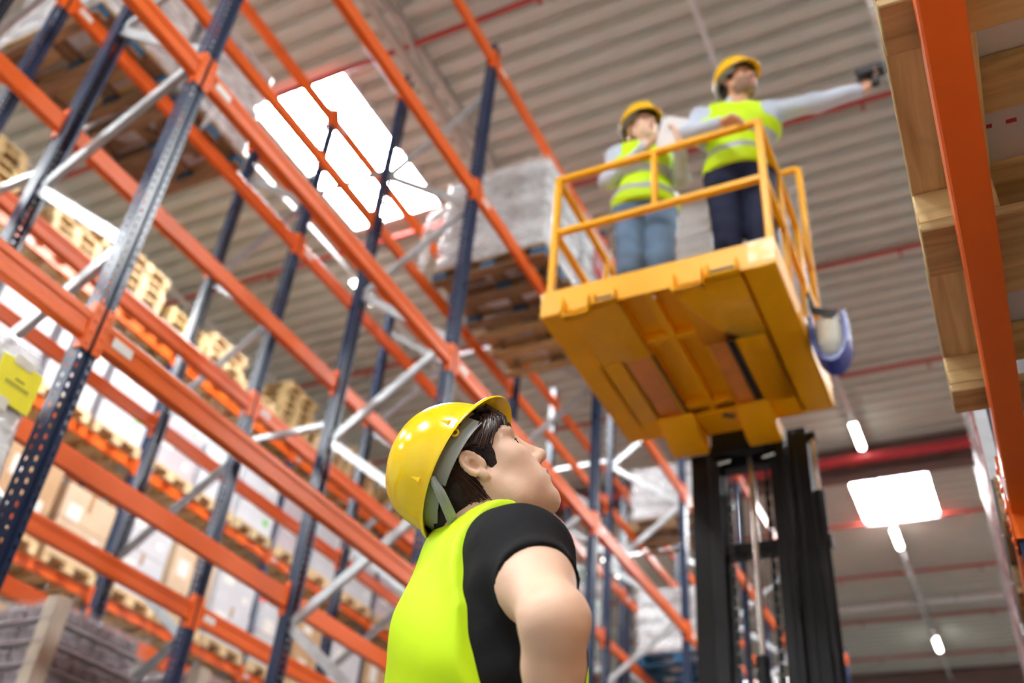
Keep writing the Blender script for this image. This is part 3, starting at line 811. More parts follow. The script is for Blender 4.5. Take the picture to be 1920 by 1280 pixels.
# underside: folded side margins, fork tubes, ribs
for a, b in (((PX0 + .012, PY0 + .012), (PX0 + .13, PY1 - .012)), ((PX1 - .16, PY0 + .012), (PX1 - .012, PY1 - .012))):
    P('side_sill', MB().span((a[0], a[1], PZ), (b[0], b[1], FZ - .02)), M['amber'])
for (x0, x1, xf0, xf1, xs0, xs1) in ((-1.695, -1.405, -1.575, -1.42, -1.42, -1.39), (-1.115, -.795, -1.11, -1.005, -1.0, -.965)):
    zt = FZ - .022; zb = PZ - .012
    g = MB()
    # tube walls and bottom with a window towards the mast where the fork shows
    g.span((x0, PY0 + .01, zb), (x0 + .012, PY1 - .015, zt)); g.span((x1 - .012, PY0 + .01, zb), (x1, PY1 - .015, zt))
    g.span((x0, PY0 + .01, zb), (x1, 3.99, zb + .012)); g.span((x0, 4.60, zb), (x1, PY1 - .015, zb + .012))
    g.span((x0, 3.99, zb), (xf0, 4.60, zb + .012))
    if xs1 < x1: g.span((xs1 + .01, 3.99, zb), (x1, 4.60, zb + .012))
    P('fork_tube', g, M['amber'])
    P('fork_slot_shade', MB().span((xs0, 3.99, zb + .001), (xs1, 4.57, zb + .010)), M['dark'], 0, label='dark strip painted as the shaded slot beside the fork')  # dark strip in place of an open slot, its shade put in as colour
    r = MB()          # drop-down retaining loop at the mouth, as two rectangular rings
    for (a, b, h) in (((x0 + .0, x0 + .15, .05)) , ((x0 + .165, x1, .012))):
        zz0, zz1 = PZ - .012 - h, PZ + .055
        for (p, q) in (((a, zz0), (b, zz0 + .014)), ((a, zz0), (a + .014, zz1)), ((b - .014, zz0), (b, zz1))):
            r.span((p[0], PY0 - .045, p[1]), (q[0], PY0 - .004, q[1]))
    P('pocket_loop', r, M['amber'])
    P('pocket_mouth_shade', MB().span((x0 + .175, PY0 - .006, PZ - .0), (x1 - .016, PY0 - .003, PZ + .042)), M['dark'], 0, label='dark sheet painted as the shaded mouth of the fork pocket')  # dark sheet for the open pocket mouth; the inner shade is its colour
P('centre_rib', MB().span((-1.27, PY0 + .012, PZ + .0), (-1.235, PY1 - .012, FZ - .02)), M['amber'])
for y, x0, x1 in ((3.90, -1.40, -1.27), (3.90, -1.235, -1.115), (4.55, -1.40, -1.27), (4.55, -1.235, -1.115)):
    P('cross_rib', MB().span((x0, y - .02, PZ + .006), (x1, y + .02, FZ - .02)), M['amber'])
P('rivet', MB().lathe([(.0, -.012), (.01, -.009), (.013, 0)], (-1.23, PY0 + .04, PZ - .001), 10), M['pale_worn'], 0)
# mast-side mounting: two hanging lugs and a tie
for (x0, x1) in ((-1.57, -1.36), (-1.12, -.93)):
    P('mounting_lug', MB().prism([(0, 0), (.30, 0), (.30, -.105), (.20, -.105), (0, -.02)], (x0, 4.57, PZ - .012), (x1, 4.57, PZ - .012), (0, 1, 0), (0, 0, 1)), M['amber'])
for (x, y) in ((-1.18, 4.66), (-1.02, 4.63), (-1.0, 4.70)):
    P('lug_slot_shade', MB().box((x, y, PZ - .016), (.07, .04, .01), Matrix.Rotation(.6, 3, 'Z')), M['dark'], 0)  # dark plates drawn for the slots, their shade painted on
P('mounting_plate', MB().span((-1.36, 4.60, PZ - .02), (-1.12, PY1 + .03, PZ)), M['amber'])
# railings of square tube
T2 = .021
def rail(a, b, nm='rail', w=.038): P(nm, MB().bar(a, b, w, w), M['amber'], .006)
ZR, ZM = 4.125 + CZ - T2, 3.69 + CZ
xl, xr_, yf, yb = PX0 + .045, PX1 - .022, PY0 + .02, PY1 - .022
rail((xl - .02, yf, ZR), (xr_ + .02, yf, ZR)); rail((xl, yf, ZM), (xr_, yf, ZM))
for x in (xl, xr_): rail((x, yf, PZ + KH - .02), (x, yf, ZR), 'post')
rail((-1.215, yf, ZM), (-1.215, yf, ZR), 'post', .034)
for x in (xl, xr_):
    rail((x, yf, ZR), (x, yb, ZR)); rail((x, yf, ZM), (x, yb, ZM))
    for y in ((3.93, 4.38) if x == xr_ else (4.25,)): rail((x, y, PZ + KH - .02), (x, y, ZR), 'post', .034)
    rail((x, yb, PZ + KH - .02), (x, yb, 5.0 + CZ), 'post')
# rear guard: frame and wire mesh towards the mast
rail((xl, yb, 5.0 + CZ), (xr_, yb, 5.0 + CZ)); rail((xl, yb, ZM), (xr_, yb, ZM), 'rail', .03)
ms = MB()
n = 34
for i in range(1, n):
    x = xl + (xr_ - xl) * i / n
    ms.tube([(x, yb, PZ + KH), (x, yb, 5.0 + CZ)], .0022, 4, False)
for i in range(1, 30):
    z = PZ + KH + (5.0 + CZ - PZ - KH) * i / 30
    ms.tube([(xl, yb + .004, z), (xr_, yb + .004, z)], .0022, 4, False)
mo = ms.build('guard_mesh', M['galv'], plat); mo.location = -Vector(plat.location); mo['kind'] = 'stuff'

# blue basket strapped to the right side of the platform
M['blue'] = mat('blue_plastic', srgb(44, 66, 160), 0.35, 0, 0.12, 8)
M['white_cloth'] = mat('crumpled_white_sack', srgb(214, 216, 206), 0.6, 0, 0.12, 9, 0.4, 16)
bk = thing('hanging_basket', 'blue basket with a white sack and black strap, hung on the platform side', 'basket', (PX1 + .105, 4.20, PZ + .02))
arc = [(math.cos(a) * .15, math.sin(a) * .17) for a in [PI + .15 + i * (PI - .3) / 14 for i in range(15)]]
inn = [(math.cos(a) * .118, math.sin(a) * .135) for a in [PI + .15 + i * (PI - .3) / 14 for i in range(15)]]
arc = [(-.15, .12)] + arc + [(.15, .12)]; inn = [(-.118, .12)] + inn + [(.118, .12)]
MB().prism(arc + inn[::-1], (0, -.07, 0), (0, .07, 0), (.62, 0, 0), (0, 0, 1.05)).build('basket_shell', M['blue'], bk, bevel=.004)
link('white_sack', rounded_box_mesh('white_sack', (.12, .12, .24), M['white_cloth'], .05, .03, 9, 4, .006), bk, (0, 0, .03))
MB().bar((-.06, -.075, .15), (.05, -.075, .10), .008, .045).bar((-.06, -.075, .15), (-.085, -.03, .30), .008, .04).build('strap', M['dark'], bk)
MB().tube([(-.09, -.05, .1), (-.085, -.05, .26), (-.085, .05, .26), (-.09, .05, .1)], .006, 8).build('hook', M['galv'], bk)

# ------------------------------------------------------------------ forklift
fl = thing('forklift', 'black forklift mast holding up the amber work platform', 'forklift', (-1.17, 5.06, 0))
FO = Vector((-1.17, 5.06, 0))
def G(nm, mb, m, bevel=.004, parent=None, smooth=None, label=None):
    o = mb.build(nm, m, parent or fl, bevel=bevel, smooth=smooth)
    if parent is None: o.location = -FO
    if label: o['label'] = label
    return o
ZT = 3.12 + CZ
def channel(x0, x1, y0, y1, z0, z1, t=.022, open_=1):
    """C channel, open towards +x (1) or -x (-1)"""
    if open_ > 0: pr = [(x0, y0), (x1, y0), (x1, y0 + t), (x0 + t, y0 + t), (x0 + t, y1 - t), (x1, y1 - t), (x1, y1), (x0, y1)]
    else: pr = [(x1, y0), (x1, y1), (x0, y1), (x0, y1 - t), (x1 - t, y1 - t), (x1 - t, y0 + t), (x0, y0 + t), (x0, y0)]
    return MB().prism(pr, (0, 0, z0), (0, 0, z1), (1, 0, 0), (0, 1, 0))
G('outer_channel', channel(-1.515, -1.40, 5.0, 5.16, .12, ZT - .06), M['black_steel'])
G('outer_channel', channel(-.94, -.825, 5.0, 5.16, .12, ZT + .02, .022, -1), M['black_steel'])
G('inner_channel', channel(-1.405, -1.335, 4.985, 5.12, .15, ZT - .02), M['black_steel2'])
G('inner_channel', channel(-1.045, -.955, 4.985, 5.12, .15, ZT + .05, .02, -1), M['black_steel2'])
G('wear_strip', MB().span((-1.00, 4.978, .2), (-.985, 4.99, ZT)), M['black_steel'])
G('wear_strip', MB().span((-.905, 4.99, .2), (-.89, 5.0, ZT)), M['black_steel2'])
for z, h in ((2.43, .07), (1.2, .09), (2.99, .09), (.3, .12)):
    G('cross_member', MB().span((-1.34, 5.01, z + CZ - h / 2), (-1.04, 5.10, z + CZ + h / 2)), M['black_steel'])
G('lift_cylinder', MB().tube([(-1.172, 5.02, 1.80 + CZ), (-1.160, 5.02, 3.02 + CZ)], .021, 16), M['chrome'], 0, smooth=True, label='chrome lift rod')
G('cylinder_barrel', MB().tube([(-1.19, 5.02, .2), (-1.172, 5.02, 1.82 + CZ)], .036, 16), M['black_steel2'], 0, smooth=True)
cr = MB(); cr.tube([(-1.25, 5.0, 3.06 + CZ), (-1.07, 5.0, 3.06 + CZ)], .06, 16)
G('crosshead', cr, M['black_steel'], 0, smooth=True)
G('carriage', MB().span((-1.36, 4.90, 2.99 + CZ), (-1.02, 4.975, 3.16 + CZ)), M['black_steel'])
for x in (-1.29, -1.07):
    ch = MB()
    for i in range(52):
        z = .5 + i * .062
        if z > 3.75: break
        ch.box((x, 5.0, z), (.018 if i % 2 else .026, .012, .05))
    G('lift_chain', ch, M['black_steel2'], 0)
for i, x in enumerate((-1.325, -1.31, -1.235, -1.09)):
    G('hydraulic_hose', MB().tube([(x, 5.03 + .01 * math.sin(k), .4 + k * .4) for k in range(9)], .007, 6), M['hose'], 0, smooth=True)
for x in (-1.30, -1.04):
    G('bolt_bar', MB().tube([(x - .035, 4.96, 2.955 + CZ), (x + .035, 4.96, 2.965 + CZ)], .012, 8), M['chrome'], 0, smooth=True)
# side cylinder on the right of the mast
G('side_rod', MB().tube([(-.795, 5.02, 2.70 + CZ), (-.795, 5.02, 3.06 + CZ)], .016, 12), M['chrome'], 0, smooth=True, label='thin chrome side rod')
G('side_barrel', MB().tube([(-.800, 5.02, .4), (-.795, 5.02, 2.72 + CZ)], .03, 14), M['black_steel'], 0, smooth=True)
G('side_bracket', MB().span((-.83, 5.0, 3.05 + CZ), (-.775, 5.05, 3.10 + CZ)), M['black_steel'])
G('roller', MB().lathe([(0, -.02), (.04, -.02), (.04, .02), (0, .02)], (-.775, 5.03, 2.42 + CZ), 16, Matrix.Rotation(PI / 2, 3, 'Y')), M['black_steel'], 0)
# forks inside the platform's tubes
for (x0, x1) in ((-1.565, -1.425), (-1.105, -1.005)):
    G('fork', MB().span((x0, 3.56, PZ + .003), (x1, 4.93, PZ + .04)), M['amber_worn'], label='worn amber fork')
    G('fork_shank', MB().span((x0, 4.89, PZ + .003), (x1, 4.93, PZ + .42)), M['black_steel'])
# truck below (out of the picture): chassis, counterweight, guard, wheels
G('chassis', MB().span((-1.68, 5.3, .22), (-.66, 6.6, .95)), M['amber'], .05)
G('counterweight', MB().prism([(6.55, .25), (7.2, .35), (7.3, .9), (7.0, 1.25), (6.55, 1.25)], (-1.68, 0, 0), (-.66, 0, 0), (0, 1, 0), (0, 0, 1)), M['black_steel2'], .04)
G('seat', MB().span((-1.4, 6.1, .95), (-.94, 6.5, 1.1)).span((-1.4, 6.42, 1.1), (-.94, 6.55, 1.6)), M['dark'], .03)
for x in (-1.62, -.72):
    for (a, b) in (((x, 5.45, .9), (x, 5.75, 2.15)), ((x, 6.75, 1.1), (x, 6.6, 2.15))): G('guard_post', MB().bar(a, b, .06, .06), M['black_steel'])
gr = MB()
for i in range(8): gr.bar((-1.62 + i * .9 / 7, 5.75, 2.15), (-1.62 + i * .9 / 7, 6.6, 2.15), .03, .04)
gr.bar((-1.65, 5.75, 2.15), (-.69, 5.75, 2.15), .05, .05); gr.bar((-1.65, 6.6, 2.15), (-.69, 6.6, 2.15), .05, .05)
G('overhead_guard', gr, M['black_steel'])
for x in (-1.72, -.62):
    for (y, r) in ((5.45, .33), (6.7, .27)):
        G('wheel', MB().lathe([(.05, -.09), (r * .6, -.1), (r - .03, -.1), (r, -.07), (r, .07), (r - .03, .1), (r * .6, .1), (.05, .09)], (x, y, r), 24, Matrix.Rotation(PI / 2, 3, 'Y')), M['dark'], 0, smooth=True)
# ------------------------------------------------------------------ people: bodies as one continuous surface
def axis(*segs):
    """segs: (start, end, step) pieces of increasing coordinate"""
    out = []
    for (a, b, s) in segs:
        n = max(1, int(round((b - a) / s)))
        out += [a + (b - a) * i / n for i in range(n)]
    out.append(segs[-1][1])
    return np.array(out, dtype=np.float32)
class Field:
    FAR = 0.09
    def __init__(s, xs, ys, zs):
        s.ax = (xs, ys, zs); s.D = np.full((len(xs), len(ys), len(zs)), s.FAR, np.float32)
    def _slice(s, lo, hi):
        sl = []
        for i in range(3):
            a = np.searchsorted(s.ax[i], lo[i] - s.FAR); b = np.searchsorted(s.ax[i], hi[i] + s.FAR)
            sl.append(slice(max(0, a - 1), b + 1))
        sl = tuple(sl)
        if any(len(s.ax[i][sl[i]]) == 0 for i in range(3)): return None, None
        X = s.ax[0][sl[0]][:, None, None]; Y = s.ax[1][sl[1]][None, :, None]; Z = s.ax[2][sl[2]][None, None, :]
        return sl, (X, Y, Z)
    def _eval(s, pr, P):
        X, Y, Z = P
        if pr[0] == 'c':
            _, a, b, ra, rb = pr
            d = [b[i] - a[i] for i in range(3)]; L2 = sum(q * q for q in d) + 1e-9
            px, py, pz = X - a[0], Y - a[1], Z - a[2]
            t = np.clip((px * d[0] + py * d[1] + pz * d[2]) / L2, 0, 1)
            return np.sqrt((px - d[0] * t) ** 2 + (py - d[1] * t) ** 2 + (pz - d[2] * t) ** 2) - (ra + (rb - ra) * t)
        _, c, r, R = pr
        px, py, pz = X - c[0], Y - c[1], Z - c[2]
        if R is not None:
            q = [R[0][i] * px + R[1][i] * py + R[2][i] * pz for i in range(3)]
        else: q = [px, py, pz]
        k0 = np.sqrt(sum((q[i] / r[i]) ** 2 for i in range(3))); k1 = np.sqrt(sum((q[i] / r[i] ** 2) ** 2 for i in range(3))) + 1e-6
        return k0 * (k0 - 1) / k1
    def _box(s, pr):
        if pr[0] == 'c':
            m = max(pr[3], pr[4]); return [min(pr[1][i], pr[2][i]) - m for i in range(3)], [max(pr[1][i], pr[2][i]) + m for i in range(3)]
        m = max(pr[2]) if pr[3] is not None else None
        return [pr[1][i] - (m or pr[2][i]) for i in range(3)], [pr[1][i] + (m or pr[2][i]) for i in range(3)]
    def add(s, pr, k=0.02):
        sl, P = s._slice(*s._box(pr))
        if sl is None: return s
        d = s._eval(pr, P); A = s.D[sl]
        if k > 0:
            h = np.maximum(k - np.abs(A - d), 0) / k
            s.D[sl] = np.minimum(A, d) - h * h * k * 0.25
        else: s.D[sl] = np.minimum(A, d)
        return s
    def sub(s, pr, k=0.01):
        sl, P = s._slice(*s._box(pr))
        if sl is None: return s
        d = -s._eval(pr, P); A = s.D[sl]
        h = np.maximum(k - np.abs(A - d), 0) / max(k, 1e-6)
        s.D[sl] = np.maximum(A, d) + h * h * k * 0.25
        return s
    def grid(s): return s.ax[0][:, None, None], s.ax[1][None, :, None], s.ax[2][None, None, :]
    def cut(s, fn): s.D = np.maximum(s.D, fn(*s.grid()).astype(np.float32)); return s
    def warp(s, fn): s.D = s.D + fn(*s.grid()).astype(np.float32); return s
    def mesh(s, name, mats, pick=None, relax=1):
        D = s.D; I = D < 0
        c = [I[i:D.shape[0] - 1 + i, j:D.shape[1] - 1 + j, k:D.shape[2] - 1 + k] for i in (0, 1) for j in (0, 1) for k in (0, 1)]
        anyi = c[0].copy(); alli = c[0].copy()
        for q in c[1:]: anyi |= q; alli &= q
        cells = np.argwhere(anyi & ~alli)
        idx = np.full(anyi.shape, -1, np.int32); idx[tuple(cells.T)] = np.arange(len(cells))
        acc = np.zeros((len(cells), 3)); cnt = np.zeros(len(cells))
        corners = [(i, j, k) for i in (0, 1) for j in (0, 1) for k in (0, 1)]
        val = {q: D[cells[:, 0] + q[0], cells[:, 1] + q[1], cells[:, 2] + q[2]].astype(float) for q in corners}
        crd = [[s.ax[a][cells[:, a] + o].astype(float) for o in (0, 1)] for a in range(3)]
        for p in corners:
            for a in range(3):
                if p[a]: continue
                q = list(p); q[a] = 1; q = tuple(q)
                d0, d1 = val[p], val[q]; m = (d0 < 0) != (d1 < 0)
                t = np.where(m, d0 / np.where(m, d0 - d1, 1), 0)
                for b in range(3):
                    v = crd[b][p[b]] if b != a else crd[b][0] + (crd[b][1] - crd[b][0]) * t
                    acc[:, b] += np.where(m, v, 0)
                cnt += m
        V = acc / cnt[:, None]
        F = []
        for a in range(3):
            b, cc = (a + 1) % 3, (a + 2) % 3
            n = list(D.shape); sl0 = [slice(None)] * 3; sl1 = [slice(None)] * 3
            sl0[a] = slice(0, n[a] - 1); sl1[a] = slice(1, n[a])
            for q in (sl0, sl1):
                q[b] = slice(1, n[b] - 1); q[cc] = slice(1, n[cc] - 1)
            A = I[tuple(sl0)]; B = I[tuple(sl1)]
            e = np.argwhere(A != B)
            if len(e) == 0: continue
            fl = A[tuple(e.T)]
            e[:, b] += 1; e[:, cc] += 1
            def at(db, dc):
                w = e.copy(); w[:, b] -= db; w[:, cc] -= dc
                return idx[tuple(w.T)]
            q = np.stack([at(1, 1), at(0, 1), at(0, 0), at(1, 0)], 1)
            q[~fl] = q[~fl][:, ::-1]
            F.append(q)
        F = np.concatenate(F); F = F[(F >= 0).all(1)]
        # one light relaxation
        for _ in range(relax):
            S = np.zeros_like(V); N_ = np.zeros(len(V))
            for i in range(4):
                for j in (1, 3):
                    np.add.at(S, F[:, i], V[F[:, (i + j) % 4]]); np.add.at(N_, F[:, i], 1)
            V = V * .5 + .5 * S / np.maximum(N_, 1)[:, None]
        me = bpy.data.meshes.new(name)
        me.vertices.add(len(V)); me.vertices.foreach_set('co', V.astype(np.float32).ravel())
        me.loops.add(len(F) * 4); me.loops.foreach_set('vertex_index', F.astype(np.int32).ravel())
        me.polygons.add(len(F)); me.polygons.foreach_set('loop_start', np.arange(len(F), dtype=np.int32) * 4)
        for m in mats: me.materials.append(m)
        if pick is not None:
            C = V[F].mean(1); me.polygons.foreach_set('material_index', pick(C).astype(np.int32))
        me.update(calc_edges=True); me.validate(); me.shade_smooth()
        return me

def rotm(yaw, pitch, roll):
    return (Matrix.Rotation(yaw, 3, 'Z') @ Matrix.Rotation(-pitch, 3, 'Y') @ Matrix.Rotation(roll, 3, 'X'))
M['vest'] = mat('hi_vis_fabric', srgb(206, 244, 16), 0.6, 0, 0.05, 5, 0.25, 9, 0.3)
M['stripe'] = mat('reflective_tape', srgb(176, 182, 182), 0.35, 0.15, 0.08, 10)
M['black_cotton'] = mat('black_cotton', srgb(30, 30, 33), 0.8, 0, 0.1, 7, 0.5, 14, 0.12)
M['shirt'] = mat('pale_blue_shirt', srgb(196, 206, 224), 0.75, 0, 0.06, 6, 0.3, 14, 0.2)
M['navy_cloth'] = mat('navy_trousers', srgb(34, 40, 64), 0.8, 0, 0.15, 6, 0.3, 12, 0.2)
M['denim'] = mat('faded_denim', srgb(104, 128, 156), 0.8, 0, 0.28, 5, 0.3, 14, 0.2)
M['skin'] = mat('light_skin', srgb(236, 196, 170), 0.45, 0, 0.035, 14, 0.06, 160, 0.35)
M['skin_tan'] = mat('tan_skin', srgb(212, 160, 130), 0.5, 0, 0.06, 12, 0.05, 90, 0.35)
M['lip'] = mat('lip_skin', srgb(204, 122, 108), 0.4, 0, 0.05, 20, 0, 0, 0.4)
M['stubble'] = mat('stubble_skin', srgb(146, 112, 94), 0.6, 0, 0.2, 60, 0.1, 120, 0.3)
M['hair_dark'] = mat('dark_brown_hair', srgb(46, 30, 28), 0.38, 0, 0.35, 30, 0, 0, 0.55, stretch=(3, 14, 14))
M['hair_brown'] = mat('brown_hair_lock', srgb(70, 44, 38), 0.38, 0, 0.4, 40, 0, 0, 0.6)
M['hair_short'] = mat('short_black_hair', srgb(40, 30, 29), 0.75, 0, 0.3, 90, 0.3, 220, 0.3)
M['hair_fair'] = mat('fair_hair', srgb(196, 160, 112), 0.45, 0, 0.3, 26, 0, 0, 0.5)
M['hat'] = mat('glossy_yellow_shell', srgb(255, 216, 2), 0.16, 0, 0.02, 5, 0, 0, 0.6, rvar=0.03)
M['hat_amber'] = mat('amber_yellow_shell', srgb(255, 198, 12), 0.22, 0, 0.02, 5, 0, 0, 0.6, rvar=0.03)
M['harness'] = mat('pale_grey_harness', srgb(150, 155, 150), 0.5, 0, 0.08, 12)
M['eye_white'] = mat('eye_white', srgb(232, 226, 220), 0.2, 0, 0.02, 10)
M['iris'] = mat('dark_iris', srgb(40, 26, 20), 0.15, 0, 0.1, 30)
M['shoe'] = mat('dark_work_shoe', srgb(40, 38, 40), 0.6, 0, 0.15, 12)

def tv(Rm_, o, p): 
    w = Rm_ @ Vector(p); return (w.x + o[0], w.y + o[1], w.z + o[2])
def polyc(f, pts, r, k):
    for i in range(len(pts) - 1):
        ra = r[i] if isinstance(r, (list, tuple)) else r; rb = r[i + 1] if isinstance(r, (list, tuple)) else r
        f.add(('c', pts[i], pts[i + 1], ra, rb), k)
def head_sdf(f, o, Rm_, s=1.0, fem=False):
    H = lambda p: tv(Rm_, o, [c * s for c in p])
    RL = [[Rm_[i][j] for j in range(3)] for i in range(3)]
    def E(c, r, k=.02, R=None):
        RR = RL if R is None else [[(Rm_ @ R)[i][j] for j in range(3)] for i in range(3)]
        f.add(('e', H(c), [q * s for q in r], RR), k)
    def S(c, r, k=.01, R=None):
        RR = RL if R is None else [[(Rm_ @ R)[i][j] for j in range(3)] for i in range(3)]
        f.sub(('e', H(c), [q * s for q in r], RR), k)
    def C(a, b, ra, rb, k=.015): f.add(('c', H(a), H(b), ra * s, rb * s), k)
    E((-.012, 0, .050), (.100, .077, .088), .0)
    E((.034, 0, -.020), (.066, .064, .092), .03)
    jw = .046 if not fem else .042
    for y in (-1, 1):
        C((-.002, y * jw * 1.18, -.040), (.022, y * jw, -.080), .022, .020, .03)
        C((.022, y * jw, -.080), (.072, y * .012, -.102), .020, .017, .03)
        E((.060, y * .044, -.018), (.026, .022, .024), .025)      # cheekbone
        E((.055, y * .034, -.062), (.030, .024, .028), .025)      # cheek
        E((.079, y * .026, .033), (.016, .028, .011), .016)       # brow ridge
    E((.0745, 0, -.0985), (.016, .022, .017), .02)                  # chin
    E((.0825, 0, -.066), (.018, .028, .026), .02)                  # mouth mound
    for y in (-1, 1):
        S((.098, y * .033, .010), (.017, .018, .013), .014)       # eye socket
        E((.0745, y * .032, .0075), (.0138, .016, .0128), .004)   # lids over the eye
        S((.0925, y * .0335, .0085), (.0088, .0135, .0056), .0015)
    C((.090, 0, .022), (.113, 0, -.022), .0075, .0105, .014)      # nose bridge
    E((.1135, 0, -.028), (.0115, .0115, .010), .008)
    for y in (-1, 1):
        E((.102, y * .0125, -.032), (.0115, .0068, .0085), .006)
        S((.1075, y * .0064, -.0405), (.006, .0042, .0075), .002)
    E((.0985, 0, -.0585), (.0095, .020, .0058), .005)             # lips
    E((.0965, 0, -.0705), (.0095, .017, .0062), .005)
    S((.1085, 0, -.0645), (.011, .026, .0022), .003)
    S((.105, 0, -.087), (.012, .020, .007), .010)
    S((.1085, 0, -.0465), (.004, .0035, .006), .004)              # philtrum
    # ears: plate, hollow, rim and lobe
    for y in (-1, 1):
        Re = Matrix.Rotation(y * -.32, 3, 'Z') @ Matrix.Rotation(-.22, 3, 'Y')
        yy = y * .0765
        E((-.010, yy + y * .004, .002), (.0158, .0062, .0255), .006, Re)
        S((-.0075, yy + y * .0125, .002), (.0088, .0118, .0155), .0015, Re)
        S((-.002, yy + y * .008, -.002), (.004, .010, .005), .001)
        rim = []
        for i in range(13):
            a = math.radians(-35 + 255 * i / 12)
            q = Re @ Vector((.0158 * math.cos(a), 0, .0255 * math.sin(a)))
            rim.append(H((-.010 + q.x, yy + y * .0075 + q.y, .003 + q.z)))
        polyc(f, rim, .0046 * s, .002)
        inner = []
        for i in range(8):
            a = math.radians(-60 + 200 * i / 7)
            q = Re @ Vector((.0095 * math.cos(a) + .001, 0, .0165 * math.sin(a)))
            inner.append(H((-.010 + q.x, yy + y * .0055 + q.y, .0 + q.z)))
        polyc(f, inner, .003 * s, .003)
        E((-.004, yy + y * .004, -.0235), (.0085, .0048, .0095), .004)          # lobe
        E((.006, yy + y * .001, .0), (.0048, .005, .0075), .004)             # tragus
def hand_sdf(f, w, d, n, side, curls, s=1.0, spread=.08, thumb=None):
    """w wrist, d direction of the hand, n direction the palm faces, side +1 if the thumb leaves towards n x d"""
    d = Vector(d).normalized(); n = Vector(n); n = (n - d * n.dot(d)).normalized(); u = n.cross(d) * side
    w = Vector(w)
    offs = [.027, .009, -.009, -.026]; lens = [.072, .080, .074, .058]; kn = [.088, .092, .087, .078]
    for i in range(4):
        k = w + d * kn[i] * s + u * offs[i] * s
        f.add(('c', tuple(w + u * offs[i] * .55 * s), tuple(k), .0175 * s, .0125 * s), .012)
        a = k; ang = curls[i] * .45
        for j, fr in enumerate((.45, .31, .24)):
            dr = d * math.cos(ang) + n * math.sin(ang) + u * spread * (1.2 - i * .8) * (.6 if j == 0 else .3)
            b = a + dr.normalized() * lens[i] * fr * s
            f.add(('c', tuple(a), tuple(b), (.0092 - .0008 * j) * s, (.0086 - .0010 * j) * s), .004)
            a = b; ang += curls[i] * (.5 if j == 0 else .38)
    t0 = w + d * .022 * s + u * .022 * s
    th = thumb or (.75, .45)
    d1 = (d * .75 + u * th[0] + n * .25).normalized(); t1 = t0 + d1 * .045 * s
    d2 = (d * .9 + u * .25 + n * th[1]).normalized(); t2 = t1 + d2 * .034 * s
    d3 = (d * .95 + n * th[1] * 1.3 + u * 0).normalized(); t3 = t2 + d3 * .027 * s
    f.add(('c', tuple(t0), tuple(t1), .0165 * s, .0125 * s), .012); f.add(('c', tuple(t1), tuple(t2), .0115 * s, .0105 * s), .004); f.add(('c', tuple(t2), tuple(t3), .0105 * s, .0085 * s), .004)

def torso_prims(J, g, fem=False):
    """list of (prim, k) for the torso, inflated by g"""
    N = Vector(J['NB']); w = J.get('bulk', 1.0)
    P = []
    e = lambda c, r, k=.05: P.append((('e', c, [q + g for q in r], None), k))
    S = lambda a, b, ra, rb, k=.05: P.append((('c', a, b, ra + g, rb + g), k))
    ch = J['chest']; wa = J['waist']; pe = J['pelvis']
    e((ch[0], ch[1], ch[2]), (.112 * w, .158 * w, .185), 0)
    e((ch[0] - .03, ch[1], ch[2] + .06), (.095 * w, .165 * w, .14))
    e(wa, (.100 * w, .138 * w, .17)); e(pe, (.112 * w, .160 * w, .12))
    for sd in ('R', 'L'):
        s_ = J['sh' + sd]
        S((N.x, N.y * 1 + (.045 if s_[1] > 0 else -.045), N.z - .015), s_, .050, .056)
        S(s_, (ch[0], s_[1] * .72, ch[2]), .055, .085 * w)
    if fem:
        for y in (-1, 1): e((ch[0] + .075, y * .07, ch[2] - .03), (.06, .065, .065), .04)
    return P
def arm_pts(J, sd): return J['sh' + sd], J['el' + sd], J['wr' + sd]

def body_fields(J, axes, s=1.0, fem=False):
    f = Field(*axes)
    for p, k in torso_prims(J, 0, fem): f.add(p, k)
    o, Rm_ = J['head'], J['hrot']
    head_sdf(f, o, Rm_, J.get('hs', .97), fem)
    nk = tv(Rm_, o, (-.030, 0, -.035)); fk = tv(Rm_, o, (.015, 0, -.055))
    N = J['NB']; r = .054 if not fem else .046
    f.add(('c', nk, (N[0] - .012, N[1], N[2] - .01), r, r + .008), .03)
    f.add(('c', fk, (N[0] + .035, N[1], N[2] - .04), r * .72, r * .8), .04)
    for sd in ('R', 'L'):
        a, b, c = arm_pts(J, sd); q = J.get('armr', 1.0)
        m = [a[i] * .55 + b[i] * .45 for i in range(3)]
        f.add(('c', a, m, .054 * q, .049 * q), .03); f.add(('c', m, b, .049 * q, .039 * q), .03)
        m2 = [b[i] * .7 + c[i] * .3 for i in range(3)]
        f.add(('c', b, m2, .039 * q, .037 * q), .03); f.add(('c', m2, c, .037 * q, .027 * q), .02)
        h = J['hand' + sd]
        hand_sdf(f, c, h['d'], h['n'], h['side'], h['curl'], s, h.get('spread', .08), h.get('thumb'))
        hp, kn, an = J['hip' + sd], J['kn' + sd], J['an' + sd]
        f.add(('c', hp, kn, .082 * s, .052 * s), .04); f.add(('c', kn, an, .052 * s, .038 * s), .03)
        f.add(('c', an, (an[0] + .13, an[1], an[2] - .05), .035, .03), .02)
    return f

